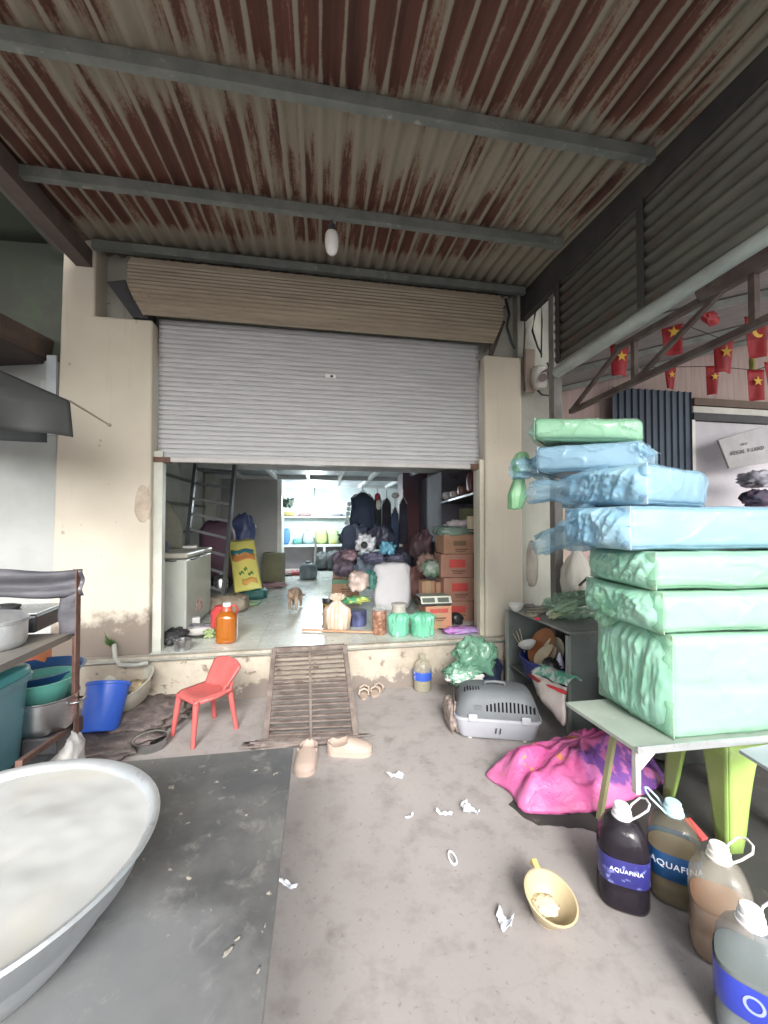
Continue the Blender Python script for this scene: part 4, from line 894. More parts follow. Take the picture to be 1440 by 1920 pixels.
b = B(); b.ball(G(1008, 1160, hz + .015), .02, (1.2, 1, .7)); b.build('bottle_top', mat('rcap', (.7,.08,.12), rough=.35), smooth=180, label='small red bottle cap on the edge of the cabinet top', cat='cap')
# bag of green onions
gb = thing('vegetable_bag', 'clear green tinted bag of green onions on the cabinet top', 'bag', G(1080, 1165, hz))
p0 = G(1030, 1158, hz + .01); p1 = G(1125, 1150, hz + .04)
gl = mat('onion_leaf', (.1,.22,.09), (.06,.14,.06), rough=.5); gw = mat('onion_stem', (.45,.52,.3), (.5,.52,.4), rough=.5)
for i in range(16):
    o1 = Vector((rnd.uniform(-.03,.03), rnd.uniform(-.06,.06), rnd.uniform(0,.06))); o2 = Vector((rnd.uniform(-.05,.05), rnd.uniform(-.1,.14), rnd.uniform(.0,.16)))
    mid_ = (p0 + p1) / 2 + (o1 + o2) / 2 + Vector((0, 0, .03)); b = B(); b.tube([p0 + o1, (p0 + o1).lerp(mid_, .6), mid_], .007, 6); b.build('stem', gw, gb, smooth=180)
    b = B(); b.tube([mid_, mid_.lerp(p1 + o2, .5) + Vector((0,0,.02)), p1 + o2], [.008, .009, .003], 6); b.build('leaf', gl, gb, smooth=180)
b = B(); b.lump((p0 + p1) / 2 + Vector((.02, .0, -.008)), (.42, .3, .17), amp=.5, freq=4, sd=1, seg=40); b.build('film', film('veg_film', (.5,.7,.56), .35, .12), gb, smooth=180)
b = B(); b.lump(G(1070, 1135, hz + .05), (.2, .12, .1), amp=.5, freq=3, sd=7, rz=.5); b.build('navy_cloth', mat('ncl', (.03,.04,.12), (.05,.07,.17), rough=.5), smooth=180, label='navy blue plastic bundle lying on the vegetable bag', cat='bundle')
b = B(); b.bar(P(1086, 1098, 2.85), P(1103, 1082, 2.8), .025, .012); b.build('knife_handle', M['black_plastic'], label='black handle sticking up from the vegetable bag', cat='handle', bevel=.004)
# hanging white bag behind it
hb = P(1082, 1108, 3.25); hb0 = hb - Vector((0,0,.12))
b = B(); b.lathe([(.001, 0), (.07, .01), (.11, .08), (.13, .2), (.12, .3), (.07, .38), (.035, .42), (.05, .46), (.03, .5)], hb0, 36, sy=.6, folds=.35, freq=2.5, sd=4); b.build('hanging_bag', mat('offwhite_bag', (.56,.53,.47), (.48,.45,.4), scale=6, rough=.4, bump=.4, bscale=18), smooth=180, label='off white plastic bag hanging behind the vegetables', cat='bag')
b = B(); b.lump(P(998, 1100, 3.3), (.09, .07, .36), amp=.25, freq=4, sd=8); b.build('clear_roll', mat('croll', (.5,.45,.38), (.38,.34,.3), scale=8, rough=.35), smooth=180, label='upright wrapped tan roll beside the right pillar', cat='roll')

# green bag, black bag by the step
b = B(); c = G(872, 1268) + Vector((0, .05, .0)); b.lump(P(868, 1278, 3.02), (.27, .2, .1), amp=.3, freq=3, sd=2); b.build('styrofoam_tray', M['white_plastic'], smooth=180, label='white foam tray under the green bag by the step', cat='tray')
b = B(); b.lump(P(890, 1262, 3.12), (.3, .22, .26), amp=.4, freq=2.6, sd=6, seg=48); b.lump(P(866, 1280, 3.0), (.24, .16, .13), amp=.6, freq=3, sd=9, seg=40); b.build('green_bag', film('green_bag_film', (.2,.42,.3), .5, .2), smooth=180, label='crumpled translucent green bag at the right end of the step', cat='bag')
b = B(); b.lump(G(917, 1285) , (.2, .2, .25), amp=.25, freq=3, sd=9); b.build('black_bag', mat('blackbag', (.02,.025,.05), (.03,.05,.09), scale=5, rough=.3), smooth=180, label='black blue rubbish bag behind the pet carrier', cat='bag')
# half filled water bottle standing before the step
wb = thing('water_bottle', 'clear water bottle with blue label standing against the step', 'bottle', G(792, 1292))
c = G(792, 1292); b = B(); b.lathe([(.07, 0), (.075, .01), (.075, .19), (.06, .225), (.028, .25), (.025, .27), (.028, .272), (.028, .29), (.001, .291)], c, 28); b.build('shell', film('pet_shell', (.62,.6,.5), .3, .08, bump=.2), wb, smooth=40)
b = B(); b.lathe([(.068, .003), (.07, .012), (.07, .1), (.001, .101)], c, 28); b.build('liquid', mat('yellow_liquid', (.5,.48,.33), (.46,.44,.3), rough=.1, trans=.4), wb, smooth=40)
b = B(); b.lathe([(.077, .09), (.0775, .092), (.0775, .155), (.077, .157), (.0762, .155), (.0762, .092), (.077, .09)], c, 28); b.build('label_band', mat('blue_label', (.04,.1,.5), (.4,.5,.8), scale=22, lo=.58, hi=.62, rough=.35), wb, smooth=40)

# ================================================================ low table and foam packs
tz = .5; T0 = G(1060, 1316, tz); T1 = G(1195, 1405, tz)
lt = thing('low_table', 'low grey green folding table under the stacked foam packs', 'table', (1.8, 1.7, 0))
tm = mat('table_green', (.33,.38,.33), (.27,.32,.28), scale=4, rough=.4, c3=(.4,.43,.39), s3=9)
b = B(); b.prism([T1, (2.7, T1.y - .02, tz), (2.7, T0.y, tz), T0], .018, (0, 0, -1)); b.build('table_top', tm, lt, bevel=.003)
b = B(); e0 = T1 + Vector((-.001, -.002, -.004)); b.bar(e0, (2.7, T1.y - .022, tz - .004), .006, .03); b.build('front_edging', M['alu'], lt)
p = T1 + Vector((.02, .03, -.02)); b = B(); b.bar(p, p + Vector((0, 0, -.17)), .022); b.build('bracket_leg', M['white_paint'], lt)
b = B(); b.prism([p + Vector((.015, 0, 0)), p + Vector((.11, 0, 0)), p + Vector((.015, 0, -.09))], .004, (0, 1, 0)); b.build('gusset', M['white_paint'], lt)
p = P(1155, 1388, 1.85); p.z = tz - .02; b = B(); b.bar(p, G(1124, 1535), .03, .02); b.build('leg', mat('leg_olive', (.3,.3,.16), (.24,.24,.13), rough=.5), lt)
b = B(); b.bar((2.55, T0.y - .05, tz - .02), (2.55, T0.y - .05, 0), .03); b.build('leg', M['white_paint'], lt)
b = B(); b.bar((2.55, T1.y + .05, tz - .02), (2.55, T1.y + .05, 0), .03); b.build('leg', M['white_paint'], lt)

mint = mat('mint_foam', (.42,.55,.48), (.37,.51,.44), scale=2.2, rough=.4, c3=(.48,.66,.57), s3=5, lo3=.45, hi3=.9, bump=.5, bscale=6, stretch=(.6,.6,2), sss=.3)
mint_d = mat('mint_end', (.24,.46,.33), (.34,.55,.43), scale=7, rough=.3, bump=.5, bscale=14, sss=.25)
sky_ = mat('sky_foam', (.38,.5,.57), (.34,.46,.53), scale=2.4, rough=.38, c3=(.44,.6,.68), s3=5, lo3=.45, hi3=.9, bump=.5, bscale=6, stretch=(.6,.6,2))
sky_d = mat('sky_end', (.24,.42,.56), (.36,.52,.62), scale=8, rough=.3, bump=.5, bscale=14, sss=.25)
def pack(name, foot, z0, z1, mf, me_, fl, label, sd, tail=None, tilt=0, endtuck=.0):
    """foam trays packed in a plastic bag. foot: near-left, near-right, far-right, far-left corners"""
    t = thing(name, label, 'foam pack', ((foot[0][0] + foot[2][0]) / 2, (foot[0][1] + foot[2][1]) / 2, 0), 'foam tray packs stacked on the low table')
    t.location.z = z0; f = [Vector((p[0], p[1], 0)) for p in foot]; nl, nr, fr_, fl_ = f; H = z1 - z0
    def vol(u, v, w_, grow=0):
        p = nl.lerp(nr, u).lerp(fl_.lerp(fr_, u), v); cc = (nl + fr_) / 2; p = cc + (p - cc) * (1 + grow); p.z = z0 + H * w_ + tilt * (u - .5); return p
    def boxmesh(n1, n2, n3, grow, amp, freq, rr, skin_=False):
        b = B()
        for (fa, na, nb__) in ((lambda a, q: (a, 0, q), n1, n3), (lambda a, q: (a, 1, q), n1, n3), (lambda a, q: (0, a, q), n2, n3), (lambda a, q: (1, a, q), n2, n3), (lambda a, q: (a, q, 0), n1, n2), (lambda a, q: (a, q, 1), n1, n2)):
            def ff(a, q):
                x, y, z = fa(a, q)
                p = vol(x, y, z, grow); c_ = vol(.5, .5, .5)
                # round the edges
                LX, LY = (nr - nl).length, (fl_ - nl).length; rad_ = min(.035, H * .3)
                U_ = (nr - nl).normalized(); V_ = (fl_ - nl).normalized(); W_ = Vector((0, 0, 1))
                ds = [(min(x, 1 - x) * LX, U_ * (1 if x < .5 else -1)), (min(y, 1 - y) * LY, V_ * (1 if y < .5 else -1)), (min(z, 1 - z) * H, W_ * (1 if z < .5 else -1))]
                g_ = [max(0, rad_ - d_) for d_, _ in ds]; n_ = math.sqrt(sum(t_ * t_ for t_ in g_))
                if n_ > rad_:
                    for t_, (_, dir_) in zip(g_, ds): p = p + dir_ * (t_ / n_ * (n_ - rad_))
                p = p + (p - c_).normalized() * .016 * math.sin(math.pi * z) * math.sin(math.pi * min(1, max(0, x)) ** .6) - W_ * .012 * math.sin(math.pi * x) * math.sin(math.pi * y) * (1 if z > .5 else 0)
                nv = noise.noise_vector(p * freq + Vector((sd, sd, 0))) * amp + noise.noise_vector(p * freq * 2.7 + Vector((sd, 0, sd))) * amp * .45
                hh = (z * max(1, round(H / .17))) % 1; nv += Vector((0, -1, 0)) * (-.006 if (hh < .08 or hh > .92) and .03 < z < .97 and y == 0 else 0)
                if skin_:
                    h_ = p - c_; h_.z = 0; h_.normalize(); lo_ = noise.noise(Vector((p.x * 6 + sd, p.y * 6, p.z * 9))); cr_ = max(0, 1 - abs(noise.noise(Vector((p.x * 5 + p.z * 6, p.y * 5 + sd, p.z * 11 - p.x * 4)))) * 11)
                    nv += h_ * (.006 + .010 * max(0, lo_) + .010 * cr_) + Vector((0, 0, .0025 if z > .5 else -.0015))
                return p + nv
            b.sheet(ff, na, nb__)
        bmesh.ops.remove_doubles(b.bm, verts=b.bm.verts, dist=.0004); return b
    boxmesh(44, 24, 26, 0, .006, 5, .02).build('foam_block', mf, t, smooth=50)
    # bag end: bunched film on the left end face
    b = B()
    def ef(a, q):
        p = vol(0, a, q); o_ = (nl - nr).normalized(); s_ = math.sin(a * math.pi) * math.sin(q * math.pi)
        cr = .55 * (1 - abs(noise.noise(Vector((a * 7 + sd + .8 * q, q * 1.6, sd)))) * 2.2) * .5 + .22 * abs(noise.noise(Vector((a * 17 + q * 3, q * 4, sd + 3)))) + .07 * noise.noise(Vector((a * 40, q * 12, sd)))
        return p + o_ * (.004 + (endtuck + .055 * cr) * min(1, s_ * 2.2)) - o_ * .012 * (1 - min(1, s_ * 4)) + Vector((0, 0, -.0 * s_))
    b.sheet(ef, 90, 40); b.build('bag_end', me_, t, smooth=180, solid=.002)
    if tail is not None:
        p_, r_, hh = tail; b = B(); o_ = (p_ - vol(0, .5, .5)); d_ = o_.normalized(); qd = d_.to_track_quat('Z', 'Y'); s0 = vol(0, .5, .5); rings = []
        for i in range(16):
            q_ = i / 15; rad = (H * .42) * (1 - q_) ** 1.6 + r_ * (1 + .9 * math.sin(max(0, q_ - .6) * 6)); ring = []
            for k in range(32):
                a = 2 * math.pi * k / 32; m_ = 1 + .75 * noise.noise(Vector((math.cos(a) * 3.2, math.sin(a) * 3.2, q_ * 2 + sd))) + .25 * noise.noise(Vector((math.cos(a) * 7, math.sin(a) * 7, q_ * 5 + sd)))
                ring.append(s0 + o_ * q_ + qd @ Vector((rad * m_ * math.cos(a), rad * m_ * math.sin(a), 0)))
            rings.append(b.verts(ring))
        for A, D in zip(rings, rings[1:]):
            for k in range(32): b.face((A[k], A[(k+1) % 32], D[(k+1) % 32], D[k]))
        b.build('bag_tail', fl, t, smooth=180)
    # loose film over everything
    boxmesh(90, 40, 24, .0, .006, 5, .012, True).build('wrap_film', fl, t, smooth=60)
    return t
gfl = film('green_wrap', (.4,.66,.5), .36, .1, bscale=7, bump=1.0); bfl = film('blue_wrap', (.38,.58,.7), .34, .1, bscale=7, bump=1.0)
xA = 1.425; 
pack('foam_pack', [(xA, 1.475), (2.45, 1.44), (2.45, 1.95), (xA + .0, 1.93)], tz + .002, .925, mint, mint_d, gfl, 'bottom mint green foam pack, the thickest, resting on the low table', 1, endtuck=.02)
pack('foam_pack', [(xA - .04, 1.475), (2.45, 1.45), (2.45, 1.95), (xA - .03, 1.98)], .93, 1.10, mint, mint_d, gfl, 'second mint green foam pack from the bottom, knotted at its left end', 5, endtuck=.03, tail=(P(1128, 1165, 2.0), .02, 1))
pack('foam_pack', [(xA - .05, 1.50), (2.45, 1.47), (2.45, 1.95), (xA - .02, 1.96)], 1.105, 1.265, mint, mint_d, gfl, 'mint green foam pack directly under the long blue pack', 9, endtuck=.02)
E0 = P(1180, 990, 1.72); pack('foam_pack', [(E0.x, E0.y), (2.45, E0.y - .02), (2.45, 1.95), (E0.x - .02, 1.97)], 1.272, 1.458, sky_, sky_d, bfl, 'long light blue foam pack lying on the mint green ones', 13, endtuck=.02, tail=(P(1010, 1022, 2.35), .03, 1))
def gxy(u, d): p = P(u, 900, d); return (p.x, p.y)
pack('foam_pack', [gxy(1213, 1.72), gxy(1325, 2.08), gxy(1200, 2.6), gxy(1052, 2.28)], 1.466, 1.645, sky_, sky_d, bfl, 'light blue foam pack turned cornerwise above the long blue one', 17, endtuck=.03, tail=(P(995, 925, 2.35), .03, 1))
pack('foam_pack', [gxy(1005, 2.28), gxy(1208, 1.98), gxy(1230, 2.3), gxy(1060, 2.75)], 1.655, 1.80, sky_, sky_d, bfl, 'slanting light blue foam pack just below the topmost green one', 21, endtuck=.03, tail=(P(962, 880, 2.4), .03, 1), tilt=-.02)
pack('foam_pack', [gxy(1000, 2.25), gxy(1205, 2.05), gxy(1195, 2.5), gxy(1050, 2.8)], 1.82, 1.94, mat('pale_green_foam', (.42,.62,.47), (.38,.57,.43), scale=2, rough=.45), mint_d, gfl, 'topmost pale green foam pack of the stack', 25, endtuck=.03, tilt=-.05)
b = B(); b.lathe([(.001, 0), (.03, .02), (.045, .1), (.03, .2), (.05, .3), (.035, .36)], P(966, 958, 2.5), 40, folds=.7, freq=4, sd=3, tilt=Matrix.Rotation(R(8), 3, 'Y')); b.crumple(.014, 16, 2); b.build('loose_green_film', film('lgf', (.4,.75,.45), .5, .15), smooth=180, label='loose green bag mouth hanging beside the two upper blue packs', cat='plastic film')
b = B(); b.sheet(lambda u, v: P(1195, 828, 1.98).lerp(P(1236, 850, 1.95), u).lerp(P(1200, 862, 2.0), v) + noise.noise_vector(Vector((u * 5, v * 5, 0))) * .012, 8, 8); b.build('film_corner', bfl, smooth=180, solid=.002, label='pointed blue film corner at the right end of the slanting pack', cat='plastic film')

mt_ = [G(955, 1512), G(1010, 1548), G(1110, 1560), G(1180, 1592), G(1262, 1625), G(1330, 1720), (2.6, .35, 0), (2.9, 1.9, 0), (1.3, 2.25, 0)]
mt2 = []
for i in range(len(mt_)):
    a_, q_ = Vector(mt_[i]), Vector(mt_[(i + 1) % len(mt_)])
    for k in range(12):
        p_ = a_.lerp(q_, k / 12); nv = noise.noise_vector(p_ * 7) * .03 + noise.noise_vector(p_ * 25) * .012; mt2.append((p_.x + nv.x, p_.y + nv.y, 0))
b = B(); b.prism(mt2, .003); b.build('shadow_ground_sheet', mat('shadowed_ground', (.05,.047,.044), (.035,.036,.035), scale=5, rough=.8, c3=(.09,.08,.07), s3=9), label='dark flat sheet standing in for shadowed wet ground under the low table', cat='mat')  # dark sheet added for the shadowed, wet brown floor under the table
# ================================================================ lime plastic stool
so = thing('lime_stool', 'lime green plastic stool under the low table', 'stool', G(1400, 1600))
lm = mat('lime_plastic', (.3,.44,.12), (.26,.39,.1), scale=3, rough=.4)
cn_ = G(1372, 1603); cd_ = cn_.normalized(); cst = cn_ + cd_ * .26; cst.z = 0; sx_, sy_ = .18, .17; sh = .45; SR = math.atan2(cd_.y, cd_.x) - R(45)
def srot(x, y): return Vector((cst.x + x * math.cos(SR) - y * math.sin(SR), cst.y + x * math.sin(SR) + y * math.cos(SR), 0))
b = B(); b.box((cst.x, cst.y, sh), (.36, .34, .03), rz=SR); b.build('seat', lm, so, bevel=.012, seg=3)
def arch(p, q, out):     # side wall with an arched opening: two legs and apron
    p = Vector(p); q = Vector(q); n = 20; top = []; bot = []
    b = B()
    o1 = []; 
    for i in range(n + 1):
        s = i / n; base = p.lerp(q, s); e = 1 - (2 * s - 1) ** 2
        zb = 0 if (s < .17 or s > .83) else (.425 * (1 - abs((2 * s - 1) / .66) ** 2.0)) 
        o1.append((s, max(0, zb)))
    rows = []
    for s, zb in o1:
        def at(z): k = 1 + .13 * (1 - z / sh); c_ = cst; pp = p.lerp(q, s); return Vector((c_.x + (pp.x - c_.x) * k, c_.y + (pp.y - c_.y) * k, z))
        rows.append(b.verts([at(zb + (sh - zb) * j / 6) for j in range(7)]))
    for A, D in zip(rows, rows[1:]):
        for j in range(6): b.face((A[j], A[j+1], D[j+1], D[j]))
    return b
cs = [srot(-sx_ + .012, -sy_ + .012), srot(sx_ - .012, -sy_ + .012), srot(sx_ - .012, sy_ - .012), srot(-sx_ + .012, sy_ - .012)]
for i in range(4): arch(cs[i], cs[(i+1) % 4], 0).build('leg_panel', lm, so, smooth=60, solid=.012)
# grey folded tabletop at the right edge
b = B(); b.prism([G(1385, 1412, .47), G(1475, 1395, .47), G(1475, 1470, .47), G(1440, 1447, .47)], .015); b.build('grey_board', mat('gboard', (.3,.34,.37), rough=.4), label='grey board corner leaning under the low table at the right edge', cat='board', bevel=.003)
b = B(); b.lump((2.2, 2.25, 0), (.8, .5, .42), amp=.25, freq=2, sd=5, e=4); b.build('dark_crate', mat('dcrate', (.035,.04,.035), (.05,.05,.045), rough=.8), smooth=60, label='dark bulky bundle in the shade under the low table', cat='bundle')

# ================================================================ pet carrier
C0 = G(858, 1388); C1_ = G(1012, 1400)
pcx = (C1_ - C0).normalized(); ang = math.atan2(pcx.y, pcx.x); L = (C1_ - C0).length + .03
pcw = .32; cen = (C0 + C1_) / 2 + Vector((-pcx.y, pcx.x, 0)) * (pcw / 2)
pc = thing('pet_carrier', 'grey and white plastic pet carrier beside the metal cabinet', 'pet carrier', cen, rotz=ang)
def rring(b, Lx, Ly, z, r, dx=0, n=6):
    pts = []
    for qx, qy, a0 in ((1, 1, 0), (-1, 1, 90), (-1, -1, 180), (1, -1, 270)):
        for k in range(n + 1):
            a = R(a0 + 90 * k / n); pts.append((dx + qx * (Lx / 2 - r) + r * math.cos(a), qy * (Ly / 2 - r) + r * math.sin(a), z))
    return b.verts(pts)
def loft(b, rings, cap=True):
    for A, D in zip(rings, rings[1:]):
        n = len(A)
        for k in range(n): b.face((A[k], A[(k+1) % n], D[(k+1) % n], D[k]))
    if cap: b.face(rings[0][::-1]); b.face(rings[-1])
lg = mat('carrier_light', (.38,.39,.43), (.34,.35,.39), rough=.45); dg = mat('carrier_dark', (.13,.145,.155), (.11,.12,.13), rough=.55, spec=.3)
b = B(); loft(b, [rring(b, L - .07, pcw - .06, .012, .04), rring(b, L - .04, pcw - .035, .03, .05), rring(b, L, pcw, .128, .06), rring(b, L + .015, pcw + .015, .13, .06), rring(b, L + .015, pcw + .015, .148, .06)]); b.build('lower_tray', lg, pc, smooth=40, local=True)
b = B(); loft(b, [rring(b, L, pcw, .149, .06), rring(b, L - .015, pcw - .01, .19, .07), rring(b, L - .06, pcw - .05, .25, .08), rring(b, L - .11, pcw - .1, .285, .08), rring(b, L - .2, pcw - .16, .3, .07)]); b.build('upper_shell', dg, pc, smooth=50, local=True)
def fy(z):   # front face y of the shell at height z
    zs_ = [.149, .19, .25, .285]; ys_ = [pcw / 2, pcw / 2 - .005, pcw / 2 - .025, pcw / 2 - .05]
    for i in range(3):
        if z <= zs_[i+1]: t_ = (z - zs_[i]) / (zs_[i+1] - zs_[i]); return -(ys_[i] + (ys_[i+1] - ys_[i]) * t_)
    return -ys_[-1]
b = B()
for i in range(13):
    x = -.07 + .024 * i; zb, zt_ = .192, .2485 - .0006 * abs(i - 6) ** 2
    b.prism([(x, fy(zb) - .0015, zb), (x + .011, fy(zb) - .0015, zb), (x + .011, fy(zt_) - .0015, zt_), (x, fy(zt_) - .0015, zt_)], .004, (0, 1, 0))
for i in range(6):
    x = -.2 + .018 * i; b.box((x, -.06, .294 - .01 * (i < 1)), (.007, .05, .012))
b.build('vent_grille', mat('slot_black', (.006,.006,.007), (.009,.009,.01), rough=.9, spec=.1), pc, local=True)
b = B(); b.tube([(-.07, 0, .298), (-.06, 0, .318), (0, 0, .324), (.06, 0, .318), (.07, 0, .298)], .009, 8); b.build('handle', dg, pc, smooth=180, local=True)
for x in (-.155, .17):
    b = B(); b.box((x, -pcw / 2 - .008, .152), (.055, .014, .045)); b.build('latch', lg, pc, bevel=.004, local=True)
b = B(); b.box((-.2, -pcw / 2 + .012, .185), (.001, .001, .001)); b.box((-.12, fy(.2) - .001, .2), (.05, .003, .05)); b.build('sticker', dg, pc, local=True)
b = B()
for x in (-.012, .015): b.box((x, -pcw / 2 + .001, .075), (.006, .012, .03), ry=.15)
b.build('mark', M['dark'], pc, local=True)
for x in (-.17, .17):
    for y in (-.11, .11):
        b = B(); b.cyl((x, y, 0), (x, y, .014), .012, seg=10); b.build('foot', M['white_plastic'], pc, local=True)
# wire door at the left end
b = B()
for i in range(7):
    y = -.1 + .2 * i / 6; b.cyl((-L / 2 - .012, y, .06), (-L / 2 - .004, y * .85, .23), .003, seg=6)
for z in (.06, .1, .15, .2, .23): b.cyl((-L / 2 - .01, -.105, z), (-L / 2 - .01, .105, z), .003, seg=6)
b.build('wire_door', M['rusty_steel'], pc, local=True)
# straw bag behind carrier's left end
b = B(); b.lump(G(846, 1365), (.07, .2, .2), amp=.3, freq=3, sd=3, e=3); b.build('woven_bag', mat('woven', (.33,.27,.24), (.2,.16,.15), scale=40, lo=.45, hi=.55, rough=.9), smooth=180, label='flat woven striped bag standing at the left end of the pet carrier', cat='bag')

# ================================================================ pink sack
def pile(name, outline, H, peak, m, n_r=26, amp=.03, freq=7, sd=0, p=2.2, fold=.03, **kw):
    c = Vector(peak); b = B(); n = len(outline); M_ = 72; pts = []
    for k in range(M_):
        t = k / M_ * n; i = int(t) % n; f = t - int(t); p0, p1, p2, p3 = [outline[(i + j) % n] for j in (-1, 0, 1, 2)]
        pts.append(.5 * ((2 * p1) + (-p0 + p2) * f + (2 * p0 - 5 * p1 + 4 * p2 - p3) * f * f + (-p0 + 3 * p1 - 3 * p2 + p3) * f ** 3))
    rings = []
    for r in range(1, n_r + 1):
        s = r / n_r; ring = []
        for k, q in enumerate(pts):
            v = c.lerp(q, s); h = H * (1 - s ** p) ** .75
            a = 2 * math.pi * k / M_
            h += (fold * abs(noise.noise(Vector((math.cos(a) * 4 + sd, math.sin(a) * 4, s * 1.5)))) + amp * noise.noise(Vector((v.x * freq + sd, v.y * freq, 0)))) * min(1, (1 - s) * 4 + .15) * min(1, s * 2.2)
            ring.append((v.x, v.y, max(.004, h + .006)))
        rings.append(b.verts(ring))
    cv = b.verts([(c.x, c.y, H)])[0]
    for k in range(M_): b.face((cv, rings[0][k], rings[0][(k+1) % M_]))
    for A, D in zip(rings, rings[1:]):
        for k in range(M_): b.face((A[k], D[k], D[(k+1) % M_], A[(k+1) % M_]))
    b.face(rings[-1]); return b
def pink_mat():
    m, nt, b = new_mat('pink_sack'); co = coords(nt)
    n = N(nt, 'ShaderNodeTexNoise', Scale=5.0, Detail=6.0); nt.links.new(co, n.inputs[0]); r = ramp(nt, .35, .65); nt.links.new(n.outputs[0], r.inputs[0])
    c = mixc(nt, r.outputs[0], (.5,.08,.25), (.56,.17,.35))
    s = N(nt, 'ShaderNodeSeparateXYZ'); nt.links.new(co, s.inputs[0])
    # printed band, lies on the upper part
    m1 = N(nt, 'ShaderNodeMath', operation='MULTIPLY_ADD'); nt.links.new(n.outputs[0], m1.inputs[0]); m1.inputs[1].default_value = .12; nt.links.new(s.outputs[1], m1.inputs[2])
    ra = ramp(nt, .36, .38); mr = N(nt, 'ShaderNodeMapRange'); mr.inputs[1].default_value = -.45; mr.inputs[2].default_value = .45; nt.links.new(m1.outputs[0], mr.inputs[0]); nt.links.new(mr.outputs[0], ra.inputs[0])
    rb = ramp(nt, .58, .61, (1,1,1,1), (0,0,0,1)); nt.links.new(mr.outputs[0], rb.inputs[0])
    mx = N(nt, 'ShaderNodeMath', operation='MULTIPLY'); nt.links.new(ra.outputs[0], mx.inputs[0]); nt.links.new(rb.outputs[0], mx.inputs[1])
    rc = ramp(nt, .46, .5); mrx = N(nt, 'ShaderNodeMapRange'); mrx.inputs[1].default_value = -.5; mrx.inputs[2].default_value = .5; nt.links.new(s.outputs[0], mrx.inputs[0]); nt.links.new(mrx.outputs[0], rc.inputs[0])
    mx2 = N(nt, 'ShaderNodeMath', operation='MULTIPLY'); nt.links.new(mx.outputs[0], mx2.inputs[0]); nt.links.new(rc.outputs[0], mx2.inputs[1])
    vo = N(nt, 'ShaderNodeTexNoise', Scale=14.0, Detail=3.0); nt.links.new(co, vo.inputs[0]); rv = ramp(nt, .5, .56); nt.links.new(vo.outputs[0], rv.inputs[0])
    pc_ = mixc(nt, rv.outputs[0], (.15,.06,.26), (.42,.13,.32))
    c = mixc(nt, mx2.outputs[0], c, pc_)
    n5 = N(nt, 'ShaderNodeTexNoise', Scale=9.0, Detail=2.0); nt.links.new(co, n5.inputs[0]); r5 = ramp(nt, .6, .64); nt.links.new(n5.outputs[0], r5.inputs[0])
    rd = ramp(nt, .5, .53); nt.links.new(mr.outputs[0], rd.inputs[0]); m6 = N(nt, 'ShaderNodeMath', operation='MULTIPLY'); nt.links.new(r5.outputs[0], m6.inputs[0]); nt.links.new(rd.outputs[0], m6.inputs[1])
    c = mixc(nt, m6.outputs[0], c, (.6,.25,.08))
    nt.links.new(c, b.inputs['Base Color']); b.inputs['Roughness'].default_value = .42
    nb2 = N(nt, 'ShaderNodeTexNoise', Scale=26.0, Detail=6.0, Distortion=1.0); nt.links.new(co, nb2.inputs[0]); bp = N(nt, 'ShaderNodeBump', Strength=.6, Distance=.01); nt.links.new(nb2.outputs[0], bp.inputs['Height']); nt.links.new(bp.outputs[0], b.inputs['Normal'])
    return m
ol = [G(912, 1453), G(985, 1440), G(1015, 1418), G(1080, 1405), G(1150, 1420), G(1250, 1462), G(1190, 1500), G(1110, 1525), G(990, 1528), G(955, 1490)]
pk_ = pile('x', ol, .145, G(1090, 1432), None, amp=.07, freq=6, sd=3, fold=.09, p=1.6, n_r=48); pk_.crumple(.004, 26, 5, .004); pk_.build('pink_sack', pink_mat(), smooth=180, label='bright pink printed plastic sack slumped under the low table', cat='sack')

